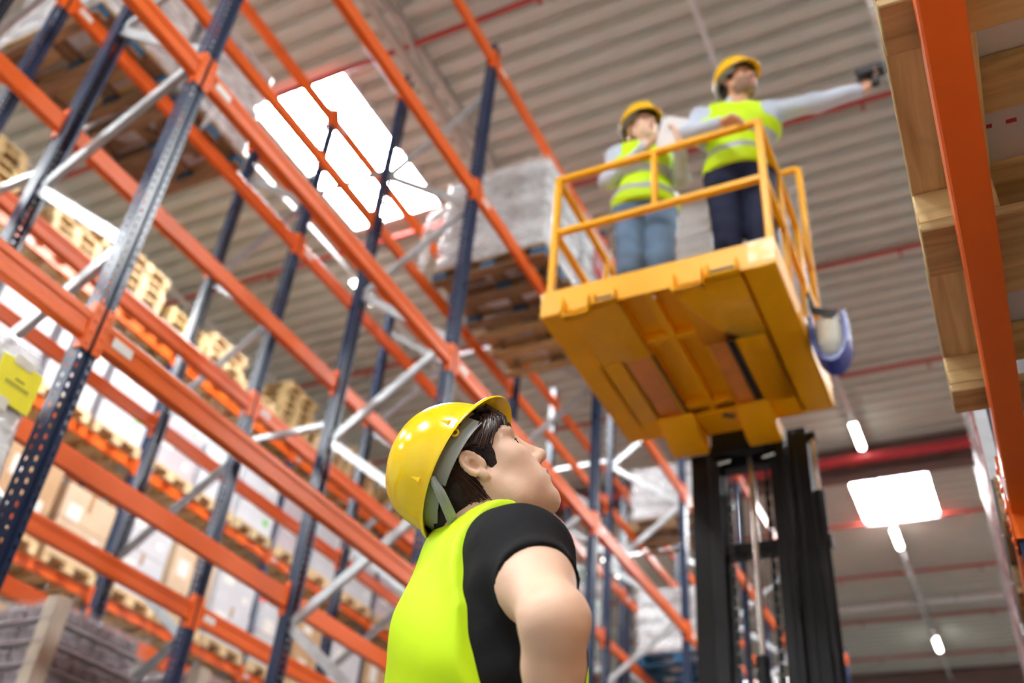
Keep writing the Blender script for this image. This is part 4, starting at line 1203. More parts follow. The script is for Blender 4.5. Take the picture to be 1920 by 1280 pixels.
def hard_hat(parent, o, Rm_, m, s=1.0, tilt=0.0, off=(0, 0, 0), detail=True, harness=True, roll=0.0):
    """shell with a crown ridge and a peak, hung on the head frame"""
    Rh = Rm_ @ Matrix.Rotation(-tilt, 3, 'Y') @ Matrix.Rotation(roll, 3, 'X')
    base = Vector(tv(Rm_, o, off))
    def W(p): return tuple(base + Rh @ Vector([c * s for c in p]))
    na, nb = 72, 22
    def shell(th, t, inset=0.0):
        # t 0 rim .. 1 crown
        a = .122 if math.cos(th) > 0 else .126
        ax = a - inset; by = .108 - inset; hz = .127 - inset
        ph = t * PI / 2
        c = math.cos(ph) ** .82; z = math.sin(ph) ** 1.0 * hz
        x = ax * c * math.cos(th); y = by * c * math.sin(th)
        # crown ridges along the middle and two side swages
        if inset == 0:
            rid = math.exp(-(y / .016) ** 2) * .006 * min(1, max(0, (t - .12) * 4))
            z += rid * math.sin(ph); x += rid * c * math.cos(th) * .6
        return (x - .004, y, z)
    V = []; F = []
    rings = []
    # brim edge (outer lip), flared more at the front into a peak
    def brim(th, k):
        c = max(0, math.cos(th)); e = .010 + .022 * c ** 2.2
        x, y, z = shell(th, 0)
        L = math.hypot(x, y); nx, ny = x / L, y / L
        drop = -.004 - .012 * c ** 2 * 1.0
        f_ = k
        return (x + nx * e * f_, y + ny * e * f_ * .8, drop * f_ - .004)
    ring_fns = [lambda th: shell(th, 0, .004), ]
    for inner in (1,):
        for i in range(9, -1, -1): rings.append([shell(2 * PI * j / na, i / 9 * .985, .004) for j in range(na)])
    rings.append([(lambda p: (p[0], p[1], p[2] - .004))(brim(2 * PI * j / na, .35)) for j in range(na)])
    rings.append([(lambda p: (p[0], p[1], p[2] - .004))(brim(2 * PI * j / na, .97)) for j in range(na)])
    rings.append([brim(2 * PI * j / na, 1.02) for j in range(na)])
    rings.append([(lambda p: (p[0], p[1], p[2] + .003))(brim(2 * PI * j / na, .95)) for j in range(na)])
    rings.append([(lambda p: (p[0], p[1], p[2] + .003))(brim(2 * PI * j / na, .45)) for j in range(na)])
    rings.append([(lambda p: (p[0], p[1], p[2] + .002))(brim(2 * PI * j / na, .05)) for j in range(na)])
    for i in range(1, nb + 1): rings.append([shell(2 * PI * j / na, i / nb * .99) for j in range(na)])
    mb = MB()
    for r_ in rings: V += [W(p) for p in r_]
    for i in range(len(rings) - 1):
        for j in range(na): F.append((i * na + j, i * na + (j + 1) % na, (i + 1) * na + (j + 1) % na, (i + 1) * na + j))
    F.append(tuple(range(na - 1, -1, -1))); F.append(tuple((len(rings) - 1) * na + j for j in range(na)))
    mb.add(V, F)
    ho = mb.build('hard_hat', m, parent, smooth=0.9)
    if detail:
        # small side lugs moulded on the shell
        for (th, t) in ((-1.25, .10), (-2.2, .10), (1.25, .10), (2.2, .10)):
            p = Vector(shell(th, t)); 
            lug = MB(); q = Vector((p.x, p.y, 0)).normalized()
            a_ = [p + Vector((0, 0, -.010)) - q * .003, p + Vector((0, 0, .020)) - q * .0065]
            pts = [Vector(W(a_[0])), Vector(W(a_[1]))]
            lug.tube(pts, [.0075 * s, .002 * s], 8)
            lug.build('side_lug', m, ho, smooth=True)
        MB().tube([W(((.006 * math.cos(a)) + .02, -.104, -.010 + .006 * math.sin(a))) for a in [2 * PI * i / 10 for i in range(10)]], .0022 * s, 6, closed=True).build('strap_eyelet', m, ho, smooth=True)
    if harness:
        # inner headband, nape strap and its ratchet tab
        def band(z0, z1, th0, th1, ax, by, nm, mm, thick=.002, wav=0.0):
            n = 28; Vb = []; Fb = []
            for k in range(2):
                for i in range(n + 1):
                    th = th0 + (th1 - th0) * i / n
                    for z in (z0, z1):
                        zz = z + wav * math.sin(3 * th)
                        Vb.append(W(((ax - k * thick) * math.cos(th) - .004, (by - k * thick) * math.sin(th), zz)))
            st = 2 * (n + 1)
            for i in range(n):
                a = 2 * i
                Fb += [(a, a + 2, a + 3, a + 1), (st + a, st + a + 1, st + a + 3, st + a + 2), (a, st + a, st + a + 2, a + 2), (a + 1, a + 3, st + a + 3, st + a + 1)]
            Fb += [(0, 1, st + 1, st), (2 * n, st + 2 * n, st + 2 * n + 1, 2 * n + 1)]
            MB().add(Vb, Fb).build(nm, mm, ho, smooth=True)
        band(-.004, .034, .75, 2 * PI - .75, .116, .0985, 'headband', M['harness'])
        for sy in (-1, 1): band(-.034, .034, sy * .95, sy * 2.15, .1165, .099, 'side_panel', M['harness'])
        band(-.012, .030, -.78, .78, .110, .0925, 'sweatband', M['dark'])
        band(-.030, -.004, PI * .70, PI * 1.30, .118, .100, 'nape_strap', M['harness'])
        for sy in (-1, 1):
            MB().tube([W((-.066, sy * .094, -.01)), W((-.082, sy * .088, -.034)), W((-.106, sy * .066, -.062)), W((-.120, sy * .037, -.07))], [.006 * s, .009 * s, .010 * s, .007 * s], 8).build('nape_tab', M['harness'], ho, smooth=True)
        for th in (-1.9, -1.2):
            MB().tube([W((.112 * math.cos(th), .093 * math.sin(th), -.005)), W((.108 * math.cos(th), .091 * math.sin(th), .03))], .006 * s, 8).build('harness_clip', M['dark'], ho, smooth=True)
    return ho

def eyes(parent, o, Rm_, s, look=0.0):
    for y in (-1, 1):
        lash = [tv(Rm_, o, [q * s for q in (.0758 + .0135 * math.cos(a), y * .0330 + .0135 * math.sin(a), .0085 + .0056 * math.cos(a * 1.2))]) for a in [-1.05 + 2.1 * i / 8 for i in range(9)]]
        MB().tube(lash, [.0005] + [.0010 * s] * 7 + [.0005], 6).build('eyelash', M['dark'], parent, smooth=True)
        c = Vector(tv(Rm_, o, [q * s for q in (.0765, y * .032, .0075)]))
        ob = MB().lathe([(.0, -.0118 * s)] + [(.0118 * s * math.sin(PI * i / 10), -.0118 * s * math.cos(PI * i / 10)) for i in range(1, 10)] + [(.0, .0118 * s)], c, 14).build('eye', M['eye_white'], parent, smooth=True)
        d = Rm_ @ Vector((1, look, 0)).normalized()
        MB().lathe([(0, .0005), (.0052 * s, .0), (.0056 * s, -.002)], c + d * .0117 * s, 12, d.to_track_quat('Z', 'Y').to_matrix()).build('iris', M['iris'], ob)
def strands(parent, nm, m, paths, r0, n=5):
    """tapering locks joined into one mesh"""
    mb = MB()
    for p in paths:
        k = len(p); mb.tube(p, [r0 * (1.0 - .75 * (i / (k - 1)) ** 1.6) * (.5 + .5 * min(1, i * 2 / (k - 1)) if i == 0 else 1) for i in range(k)], n, True)
    return mb.build(nm, m, parent, smooth=True)
# ------------------------------------------------------------------ the young man in front
def shoes(t, J):
    for sd in ('R', 'L'):
        an = J['an' + sd]
        f = Field(axis((an[0] - .12, an[0] + .24, .008)), axis((an[1] - .08, an[1] + .08, .008)), axis((-.01, .16, .008)))
        f.add(('c', (an[0] - .01, an[1], .06), (an[0] - .01, an[1], .10), .048, .045), .02)
        f.add(('c', (an[0] - .02, an[1], .042), (an[0] + .16, an[1], .032), .044, .036), .03)
        f.cut(lambda X, Y, Z: 0.003 - Z)
        link('shoe', f.mesh('shoe', [M['shoe']]), t)
def trousers(t, J, m, g=.020, step=.012, flare=.0):
    P = J['pelvis']
    f = Field(axis((-.25, .3, step)), axis((-.3, .3, step)), axis((.03, P[2] + .16, step)))
    f.add(('e', P, (.112 * J.get('bulk', 1) + g, .160 * J.get('bulk', 1) + g, .125), None), 0)
    f.add(('e', J['waist'], (.100 + g, .138 + g, .17), None), .05)
    for sd in ('R', 'L'):
        hp, kn, an = J['hip' + sd], J['kn' + sd], J['an' + sd]
        f.add(('c', hp, kn, .086 + g, .058 + g), .03); f.add(('c', kn, (an[0], an[1], an[2] - .04), .058 + g, .052 + g + flare), .03)
    f.warp(lambda X, Y, Z: .003 * np.sin(Z * 46 + 9 * Y) * np.sin(11 * Y + 13 * X + Z * 8))
    zt = P[2] + .12
    f.cut(lambda X, Y, Z: Z - zt + 0 * X).cut(lambda X, Y, Z: .05 - Z + 0 * X)
    return link('trousers', f.mesh('trousers', [m]), t)

HYAW = math.radians(52)
NBW = (-.745, 1.292, 1.49)
ym = thing('person', 'man in lime vest and yellow hard hat in front, looking up, hand on hip', 'person', (NBW[0], NBW[1], 0), HYAW)
J1 = dict(NB=(0, 0, 1.49), head=(-.021, -.001, 1.605), hrot=rotm(math.radians(-32), math.radians(40), math.radians(12)), hs=.96,
          chest=(.028, 0, 1.275), waist=(.05, 0, 1.06), pelvis=(.03, 0, .93),
          shR=(.0, -.152, 1.412), elR=(-.026, -.324, 1.255), wrR=(.055, -.178, 1.115), shL=(.02, .150, 1.415), elL=(.10, .19, 1.19), wrL=(.20, .16, .98),
          hipR=(.02, -.09, .90), knR=(.05, -.10, .48), anR=(.0, -.11, .09), hipL=(.02, .09, .90), knL=(.05, .10, .48), anL=(.0, .11, .09),
          handR=dict(d=(.35, .30, -.85), n=(.2, .9, .1), side=-1, curl=(.5, .5, .5, .5)), handL=dict(d=(.4, -.2, -.85), n=(.0, -1, .1), side=1, curl=(.5, .5, .5, .5)), armr=1.0)
ax1 = (axis((-.24, -.14, .008), (-.14, .16, .0026), (.16, .34, .006)), axis((-.46, -.12, .0045), (-.12, .09, .0026), (.09, .46, .009)), axis((.02, .92, .016), (.92, 1.42, .0052), (1.42, 1.80, .0026)))
f1 = body_fields(J1, ax1)
hR, hO = J1['hrot'], Vector(J1['head'])
def head_local(C, J):
    Rn = np.array(J['hrot']); o = np.array(J['head']); return (C - o) @ Rn / J.get('hs', .97)
def lips(C):
    h = head_local(C, J1)
    return ((np.abs(h[:, 1]) < .019 * (1 - ((h[:, 2] + .0645) / .016) ** 2).clip(0, 1) ** .5) & (h[:, 2] > -.0775) & (h[:, 2] < -.0535) & (h[:, 0] > .092)).astype(int)
link('body', f1.mesh('body', [M['skin'], M['lip']], lips, 0), ym)
eyes(ym, J1['head'], hR, .96, -.1)
# t-shirt: torso plus short loose sleeves with hollow cuffs
ft = Field(axis((-.24, .26, .006)), axis((-.36, .36, .006)), axis((.90, 1.56, .006)))
for p, k in torso_prims(J1, .010): ft.add(p, k)
for sd, sg in (('R', -1), ('L', 1)):
    a = Vector(J1['sh' + sd]); b = Vector(J1['el' + sd]); d = (b - a).normalized()
    e = a + (b - a) * .50
    sl_ = Field(*ft.ax)
    sl_.add(('c', tuple(a), tuple(e + d * .05), .055, .063), 0)
    sl_.warp(lambda X, Y, Z, a=a, d=d: .0035 * np.sin(70 * ((X - a.x) * d.x + (Y - a.y) * d.y + (Z - a.z) * d.z) + 30 * Z + 18 * X))
    sl_.cut(lambda X, Y, Z, e=e, d=d: (X - e.x) * d.x + (Y - e.y) * d.y + (Z - e.z) * d.z)
    sl_.sub(('c', tuple(a + (b - a) * .36), tuple(e + d * .08), .046, .059), .004)
    hh = np.maximum(.03 - np.abs(ft.D - sl_.D), 0) / .03
    ft.D = np.minimum(ft.D, sl_.D) - hh * hh * .03 * .25
# collar opening, folds radiating from the armpit
nb = J1['NB']
ft.sub(('c', (nb[0] + .03, 0, nb[2] + .02), (nb[0] + .03, 0, nb[2] + .14), .068, .10), .006)
ft.warp(lambda X, Y, Z: .0022 * np.sin(34 * Z + 26 * Y - 20 * X) * np.exp(-((Z - 1.38) / .13) ** 2) + .0014 * np.sin(95 * (.75 * Z + .5 * X + .35 * Y)) * np.exp(-((Z - 1.36) / .1) ** 2 - ((Y + .13) / .09) ** 2) + .0022 * np.sin(70 * (Z - .6 * X)) * np.exp(-((Z - 1.18) / .16) ** 2))
ft.cut(lambda X, Y, Z: .93 - Z + 0 * X)
tee = link('t_shirt', ft.mesh('t_shirt', [M['black_cotton']]), ym)
# hi-vis vest: front and back panels joined over the shoulders, open at the sides
fv = Field(axis((-.26, .28, .006)), axis((-.24, .24, .006)), axis((.86, 1.58, .006)))
for p, k in torso_prims(J1, .023): fv.add(p, k)
fv.warp(lambda X, Y, Z: .004 * np.sin(15 * Z + 11 * Y) + .0025 * np.sin(38 * Z - 22 * Y + 12 * X) + .002 * np.sin(24 * Y + 6 * Z))
fv.cut(lambda X, Y, Z: np.where(Y < 0, -Y, Y - .06 * np.clip((1.40 - Z) / .12, 0, 1)) - (.106 + .044 * np.clip((1.45 - Z) / .13, 0, 1) + .02 * np.clip((1.32 - Z) / .4, 0, 1) - np.where(Y < 0, .06, 0) * np.clip((X - .03) / .05, 0, 1)) + 0 * X)
fv.sub(('c', (nb[0] + .02, 0, nb[2] - .03), (nb[0] + .03, 0, nb[2] + .13), .086, .125), .006)
fv.cut(lambda X, Y, Z: .88 - Z + 0 * X)
link('vest', fv.mesh('vest', [M['vest']]), ym)
trousers(ym, J1, M['navy_cloth'])
shoes(ym, J1)
hat1 = hard_hat(ym, J1['head'], hR, M['hat'], .96, math.radians(27), (-.015, .004, .037), roll=math.radians(-15))
# hair: close cap under the hat, clipped sides, long locks sweeping from the crown over the temple
def hair_cap(J, m, grow, keep, name='hair', step=.004):
    o, R_ = Vector(J['head']), J['hrot']; s = J.get('hs', .97)
    lo, hi = o - Vector((.2, .2, .2)), o + Vector((.2, .2, .2))
    f = Field(axis((lo.x, hi.x, step)), axis((lo.y, hi.y, step)), axis((lo.z, hi.z, step)))
    H = lambda p: tv(R_, o, [c * s for c in p]); RL = [[R_[i][j] for j in range(3)] for i in range(3)]
    f.add(('e', H((-.012, 0, .050)), [(q + grow) * s for q in (.100, .077, .088)], RL), 0)
    f.add(('e', H((-.050, 0, -.012)), [(q + grow) * s for q in (.064, .064, .076)], RL), .03)
    f.add(('e', H((.020, 0, .0)), [(q + grow * .5) * s for q in (.066, .066, .075)], RL), .02)
    X, Y, Z = f.grid()
    Ri = np.array(R_)
    hx = (Ri[0][0] * (X - o.x) + Ri[1][0] * (Y - o.y) + Ri[2][0] * (Z - o.z)) / s
    hy = (Ri[0][1] * (X - o.x) + Ri[1][1] * (Y - o.y) + Ri[2][1] * (Z - o.z)) / s
    hz = (Ri[0][2] * (X - o.x) + Ri[1][2] * (Y - o.y) + Ri[2][2] * (Z - o.z)) / s
    f.D = np.maximum(f.D, keep(hx, hy, hz).astype(np.float32))
    f.D = f.D + (.0012 * np.sin(hx * 300 + hz * 120) * np.sin(hz * 90 + hy * 80)).astype(np.float32)
    return f.mesh(name, [m])
def keep1(hx, hy, hz):
    # hairline: above the brow in front, down in front of the ear as a sideburn, round behind the ear to the nape
    front = np.where(hz > .045, hx - (.078 - .25 * np.abs(hz - .08)), np.where(hx > -.004, hx - (.034 + .30 * (hz - .0)), -1))
    low = np.where(hx > .012, -.026 - hz, np.where(hx > -.034, .018 - hz, -.075 - hz + .25 * (hx + .034) * 0))
    skull = (np.sqrt(((hx + .012) / .103) ** 2 + (hy / .080) ** 2 + ((hz - .05) / .091) ** 2) - 1) * .08
    under = np.where(hz > .028 + .48 * hx, skull, -1)      # flattened under the hat
    return np.maximum(np.maximum(front, low), under)
link('hair', hair_cap(J1, M['hair_short'], .007, keep1, step=.0034), ym)
rh = random.Random(5)
Rhat = hR @ Matrix.Rotation(-math.radians(27), 3, 'Y') @ Matrix.Rotation(math.radians(-15), 3, 'X')
ohat = Vector(tv(hR, J1['head'], (-.015, .004, .037)))
def under_hat(q):
    """keep a hair point inside the shell"""
    l = Rhat.transposed() @ (q - ohat)
    if l.z < -.012: return q
    k = math.sqrt((l.x / .106) ** 2 + (l.y / .092) ** 2 + (max(0, l.z) / .108) ** 2)
    if k > 1 and l.x < .095: l = l / k
    elif l.x >= .095: l.z = min(l.z, -.010)
    return ohat + Rhat @ l
locks = []
Hp = lambda p: Vector(tv(hR, J1['head'], [c * .96 for c in p]))
def surf(th, ph, g):
    """point on the skull: th from the front round to the side, ph up"""
    return (-.012 + (.100 + g) * math.cos(ph) * math.cos(th), (.077 + g) * math.cos(ph) * math.sin(th), .050 + (.088 + g) * math.sin(ph))
def rim_h(q): return (q[2] - (.028 + .51 * q[0]))          # height over the hat's rim plane, head frame
def lock_ok(q):
    """push a head-frame point off the ear and the cheek"""
    if -.036 < q[0] < .014 and q[2] < .040 and abs(q[1]) > .05: return (q[0], q[1], .040 + .1 * (q[2] - .040))
    return q
for i in range(900):
    sg = -1 if rh.random() < .82 else 1
    th = math.radians(rh.uniform(0, 116)) * sg; a = abs(th)
    ph = 1.35
    while ph > -.3 and rim_h(surf(th, ph, .0)) > .004 + rh.uniform(-.004, .008): ph -= .02
    ph0 = ph
    if a < .62: ph1 = ph0 - rh.uniform(.20, .40); sw = rh.uniform(.05, .40)
    elif a < 1.25: ph1 = ph0 - rh.uniform(.30, .60); sw = rh.uniform(.30, .65)
    else: ph1 = ph0 - rh.uniform(.40, .85); sw = rh.uniform(.25, .55)
    lift = rh.uniform(.006, .014) * (1.15 if a < .9 else .7)
    p = []
    for k in range(6):
        t = k / 5
        g = .002 + lift * math.sin(PI * min(1, .12 + t * .80)) + rh.uniform(-.0005, .0006)
        p.append(Hp(lock_ok(surf(th + sg * (sw * t ** 1.3), ph0 + .10 * (1 - t) + (ph1 - ph0) * t, g))))
    locks.append(p)
for i in range(520):   # back of the head, behind the ear and down to the nape
    sg = -1 if rh.random() < .75 else 1
    th = math.radians(rh.uniform(104, 178)) * sg; a = abs(th)
    ph0 = rh.uniform(-.25, .35); z1 = rh.uniform(-.095, -.050); p = []
    for k in range(6):
        t = k / 5
        q = Vector(surf(th - sg * .10 * t, ph0 * (1 - t) - .35 * t, .004 + .007 * math.sin(PI * min(1, .2 + .7 * t))))
        if t > .35: q.z += (z1 - q.z) * ((t - .35) / .65) ** 1.3 * .85; q.x += .020 * (t - .35); q.y *= 1 - .16 * (t - .35)
        p.append(Hp(q))
    locks.append(p)
short = []
for i in range(420):   # clipped sideburn in front of the ear
    sg = -1 if rh.random() < .8 else 1
    hz_ = rh.uniform(-.022, .052); hx_ = rh.uniform(.010, .030 + .30 * max(0, hz_)) if hz_ < .03 else rh.uniform(-.02, .045)
    yy = .077 * math.sqrt(max(.05, 1 - ((hx_ + .012) / .100) ** 2 - ((hz_ - .05) / .088) ** 2 * .55)) - (.004 if hz_ < 0 else .0)
    b0 = Vector((hx_, sg * (yy + .0042), hz_)); short.append([Hp(b0), Hp(b0 + Vector((-.002, sg * .0022, -.005))), Hp(b0 + Vector((-.003, sg * .0028, -.010)))])
strands(ym, 'sideburn', M['hair_short'], short, .0009, 4)
for i in range(26):    # a tuft pushed up against the peak
    y = rh.uniform(-.06, .02); p = []
    for k in range(5):
        t = k / 4
        p.append(Hp((.068 + .026 * t + rh.uniform(-.002, .002) - .25 * abs(y) ** 1.2, y + rh.uniform(-.004, .004) * t - .008 * t, .092 + .014 * math.sin(PI * t) - .035 * t * t)))
    locks.append(p)
locks = [[under_hat(q) for q in p_] for p_ in locks]
strands(ym, 'hair_lock', M['hair_brown'], locks, .0018, 4)
brow = []
for sg in (-1, 1):
    for i in range(26):
        t = i / 25; y = sg * (.014 + .036 * t)
        b0 = Vector((.0972 - 15 * max(0, abs(y) - .024) ** 2 - 8 * max(0, .022 - abs(y)) ** 2, y, .031 + .010 * math.sin(PI * t * .8)))
        brow.append([Hp(b0), Hp(b0 + Vector((-.001, sg * .006, .003))), Hp(b0 + Vector((-.004, sg * .011, .001)))])
strands(ym, 'eyebrow', M['hair_dark'], brow, .0017, 4)

# ------------------------------------------------------------------ the two workers on the platform
def to_local(loc, yaw):
    c, s = math.cos(yaw), math.sin(yaw)
    def f(x, y, z): 
        dx, dy = x - loc[0], y - loc[1]
        return (c * dx + s * dy, -s * dx + c * dy, z - loc[2])
    return f
def dl(yaw, v):
    c, s = math.cos(yaw), math.sin(yaw); return (c * v[0] + s * v[1], -s * v[0] + c * v[1], v[2])
def far_person(label, loc, yaw, J, cloth, hair_m, fem=False, skin='skin', beard=False, hat_tilt=.2):
    t = thing('person', label, 'person', loc, yaw)
    hz = [J['head'][2], J['wrR'][2], J['wrL'][2]]
    xs = [J[k][0] for k in ('wrR', 'wrL', 'elR', 'elL', 'head')]; ys = [J[k][1] for k in ('wrR', 'wrL', 'elR', 'elL', 'head')]
    ax = (axis((min(xs + [-.15]) - .22, max(xs + [.15]) + .24, .0056)), axis((min(ys + [-.2]) - .2, max(ys + [.2]) + .24, .0056)), axis((.0, .78, .02), (.78, J['head'][2] + .2, .0056)))
    f = body_fields(J, ax, .96 if fem else 1.0, fem)
    def pick(C):
        h = head_local(C, J)
        lip = (np.abs(h[:, 1]) < .018) & (h[:, 2] > -.077) & (h[:, 2] < -.054) & (h[:, 0] > .093)
        r = lip.astype(int)
        if beard:
            b = (h[:, 2] < -.036 - .35 * np.clip(.06 - h[:, 0], 0, .06)) & (h[:, 2] > -.125) & (h[:, 0] > .0) & ~lip & (np.linalg.norm(h, axis=1) < .15)
            b |= (h[:, 2] < -.044) & (h[:, 2] > -.053) & (h[:, 0] > .09) & (np.abs(h[:, 1]) < .026)
            r = np.where(b, 2, r)
        return r
    link('body', f.mesh('body', [M[skin], M['lip'], M['stubble']], pick), t)
    eyes(t, J['head'], J['hrot'], J['hs'])
    st = .0085
    # shirt with long sleeves
    fs = Field(axis((ax[0][0], ax[0][-1], st)), axis((ax[1][0], ax[1][-1], st)), axis((J['pelvis'][2] - .02, J['NB'][2] + .12, st)))
    for p, k in torso_prims(J, .008, fem): fs.add(p, k)
    for sd in ('R', 'L'):
        a, b, c = arm_pts(J, sd); q = J.get('armr', 1.0)
        e = [b[i] + (c[i] - b[i]) * .93 for i in range(3)]
        fs.add(('c', a, b, .064 * q, .056 * q), .03); fs.add(('c', b, e, .057 * q, .042 * q), .025)
    N = J['NB']
    fs.add(('c', (N[0], 0, N[2] - .02), (N[0] + .012, 0, N[2] + .045), .066, .060), .02)         # collar
    fs.sub(('c', (N[0] + .01, 0, N[2] + .045), (N[0] + .03, 0, N[2] + .16), .046, .07), .004)
    fs.warp(lambda X, Y, Z: .004 * np.sin(42 * Z + 30 * Y + 14 * X) * np.sin(18 * Y - 20 * X + 9 * Z))
    link('shirt', fs.mesh('shirt', [M['shirt']]), t)
    # vest with two reflective bands
    def vest_field(g):
        fv = Field(axis((-.24, .26, st)), axis((-.27, .27, st)), axis((J['pelvis'][2] - .10, J['NB'][2] + .1, st)))
        for p, k in torso_prims(J, g, fem): fv.add(p, k)
        fv.add(('e', (J['pelvis'][0], 0, J['pelvis'][2] + .02), (.13 + g, .175 + g, .15), None), .05)
        fv.warp(lambda X, Y, Z: .004 * np.sin(22 * Z + 14 * Y) + .003 * np.sin(40 * Y + 10 * Z))
        fv.cut(lambda X, Y, Z: np.abs(Y) - np.where(Z > J['shR'][2] - .13, .148 + .25 * np.clip(J['shR'][2] - .13 - Z + .05, 0, .05), .3) + 0 * X)
        fv.sub(('c', (N[0] + .01, 0, N[2] + .02), (N[0] + .03, 0, N[2] + .14), .066, .09), .006)
        fv.sub(('c', (N[0] + .13, 0, N[2] - .10), (N[0] + .06, 0, N[2] + .03), .012, .06), .01)    # V neck
        z0 = J['pelvis'][2] - .045
        fv.cut(lambda X, Y, Z: z0 - Z + .012 * np.sin(7 * Y) + 0 * X)
        return fv
    link('vest', vest_field(.020).mesh('vest', [M['vest']]), t)
    for zc in (J['chest'][2] - .10, J['chest'][2] - .25):
        fb = vest_field(.0235); fb.cut(lambda X, Y, Z: np.abs(Z - zc) - .026 + 0 * X)
        link('reflective_band', fb.mesh('reflective_band', [M['stripe']]), t)
    tr = trousers(t, J, cloth)
    shoes(t, J)
    hard_hat(t, J['head'], J['hrot'], M['hat_amber'], 1.12, hat_tilt, (.004, 0, .050), False, True)
    def keep(hx, hy, hz):
        front = np.where(hz > .05, hx - .075, np.where(hx > -.004, hx - .030, -1))
        low = np.where(hx > .012, -.010 - hz, np.where(hx > -.034, .012 - hz, -.07 - hz))
        return np.maximum(front, low)
    link('hair', hair_cap(J, hair_m, .006 if fem else .004, keep, step=.006), t)
    return t
PF = FZ
# the man scanning
mloc = (-.835, 3.86, PF); myaw = math.radians(-72); ml = to_local(mloc, myaw)
hw = ml(-.05, 3.80, PF + 1.455)
J2 = dict(NB=(.0, .01, 1.475), head=ml(-.79, 3.82, PF + 1.655), hrot=rotm(math.radians(38), math.radians(6), math.radians(12)), hs=1.04, bulk=1.06,
          chest=(.03, .0, 1.27), waist=(.03, 0, 1.07), pelvis=(.01, 0, .95), shR=(.0, -.19, 1.42), shL=(.01, .20, 1.43),
          elR=ml(-1.06, 3.68, PF + 1.19), wrR=ml(-.83, 3.53, PF + 1.015), elL=ml(-.38, 3.85, PF + 1.335), wrL=ml(-.130, 3.82, PF + 1.290),
          hipR=(.0, -.095, .92), knR=(.03, -.088, .50), anR=(-.02, -.10, .09), hipL=(.0, .095, .92), knL=(.03, .086, .50), anL=(-.02, .10, .09),
          handR=dict(d=dl(myaw, (.85, -.28, -.25)), n=dl(myaw, (0, -.2, -1)), side=-1, curl=(1.1, 1.15, 1.15, 1.1)),
          handL=dict(d=dl(myaw, (.85, -.05, .42)), n=dl(myaw, (.0, -1, .1)), side=1, curl=(.7, 1.5, 1.6, 1.6), thumb=(.4, .9)))
man = far_person('bearded man in navy trousers on the platform, reaching out with a black scanner', mloc, myaw, J2, M['navy_cloth'], M['hair_short'], False, 'skin_tan', True, .06)
wl = J2['wrL']
MB().lathe([(.030, -.012), (.033, -.012), (.033, .012), (.030, .012)], wl, 14, (Vector(J2['wrL']) - Vector(J2['elL'])).normalized().to_track_quat('Z', 'Y').to_matrix()).build('wristwatch', M['dark'], man)
# handheld scanner in his left hand
sc = thing('barcode_scanner', 'black handheld scanner in the reaching hand', 'scanner', (-.040, 3.785, PF + 1.330), math.radians(0))
sm = MB(); sm.prism([(-.10, .0), (-.085, -.028), (.05, -.030), (.075, -.018), (.08, .022), (.06, .036), (-.06, .034), (-.10, .024)], (0, -.032, .045), (0, .032, .045), (1, 0, 0), (0, 0, 1))
sm.build('scanner_head', M['dark'], sc, bevel=.006)
MB().prism([(-.012, 0), (.030, 0), (.012, -.10), (-.030, -.10)], (0, -.018, .03), (0, .018, .03), (1, 0, 0), (0, 0, 1)).build('grip', M['dark'], sc, bevel=.006)
MB().span((.078, -.024, .033), (.083, .024, .06)).build('scan_window', M['chrome'], sc)
MB().span((-.05, -.022, .0795), (.03, .022, .083)).build('display', M['black_steel2'], sc)
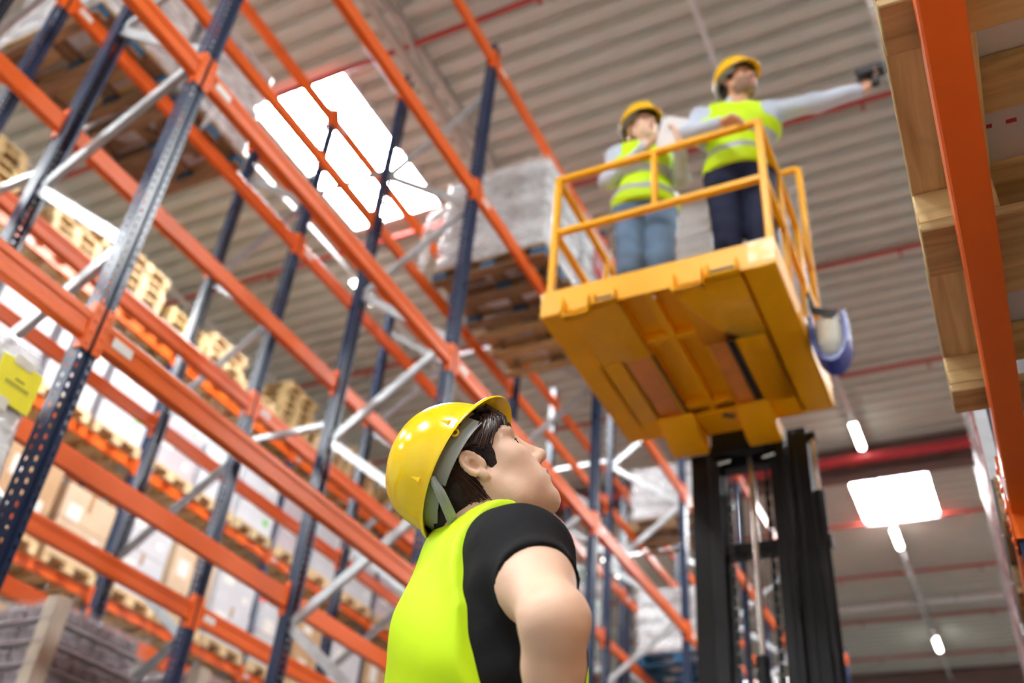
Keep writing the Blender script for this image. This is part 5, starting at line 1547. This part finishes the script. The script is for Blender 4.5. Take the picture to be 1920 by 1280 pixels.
# the woman with the tablet
wloc = (-1.40, 3.88, PF); wyaw = math.radians(-66); wq = to_local(wloc, wyaw)
J3 = dict(NB=(.0, .0, 1.375), head=wq(-1.405, 3.845, PF + 1.545), hrot=rotm(math.radians(26), math.radians(2), math.radians(7)), hs=1.0, bulk=.90,
          chest=(.03, .0, 1.19), waist=(.02, 0, 1.02), pelvis=(.01, 0, .90), shR=(.0, -.165, 1.325), shL=(.0, .165, 1.325),
          elR=wq(-1.60, 3.78, PF + 1.10), wrR=wq(-1.31, 3.66, PF + 1.165), elL=wq(-1.175, 3.88, PF + 1.06), wrL=wq(-1.115, 3.68, PF + 1.14),
          hipR=(.0, -.085, .87), knR=(.03, -.08, .47), anR=(-.02, -.09, .09), hipL=(.0, .085, .87), knL=(.03, .08, .47), anL=(-.02, .09, .09),
          handR=dict(d=dl(wyaw, (.75, -.12, .65)), n=dl(wyaw, (.5, .4, -.2)), side=-1, curl=(.5, .6, .6, .6)),
          handL=dict(d=dl(wyaw, (-.15, -.35, .9)), n=dl(wyaw, (-.8, .1, 0)), side=1, curl=(.5, .6, .6, .6)), armr=.86)
wom = far_person('fair-haired woman in faded jeans on the platform, holding up a tablet', wloc, wyaw, J3, M['denim'], M['hair_fair'], True, 'skin', False, .0)
Hw = lambda p: Vector(tv(J3['hrot'], J3['head'], [c * 1.0 for c in p]))
lk = []
for i in range(90):
    sg = rh.choice((-1, -1, 1)); th = math.radians(rh.uniform(95, 150)) * sg; p = []
    for k in range(7):
        t = k / 6
        q = Vector(surf(th, .1, .010)); q.z = .05 - .22 * t + rh.uniform(-.004, .004); q.x += .02 * math.sin(PI * t) - .012 * t; q.y *= 1 - .12 * t
        p.append(Hw(q))
    lk.append(p)
strands(wom, 'long_hair', M['hair_fair'], lk, .0045, 5)
# tablet in both hands
tb = thing('tablet', 'white-backed tablet held up by the woman on the platform', 'tablet', (-1.15, 3.645, PF + 1.20))
tb.rotation_euler = (Vector((-.30, .85, .30)).to_track_quat('Z', 'Y') @ Quaternion((0, 0, 1), math.radians(12))).to_euler()
MB().box((0, 0, 0), (.15, .21, .008)).build('tablet_body', mat('white_tablet_shell', srgb(250, 250, 252), .3, 0, .02, 8), tb, bevel=.003)
MB().box((0, 0, .0045), (.135, .19, .001)).build('tablet_screen', M['black_steel2'], tb)
MB().lathe([(0, -.006), (.007, -.006), (.008, -.004)], (.06, .095, 0), 10).build('camera_lens', M['dark'], tb)
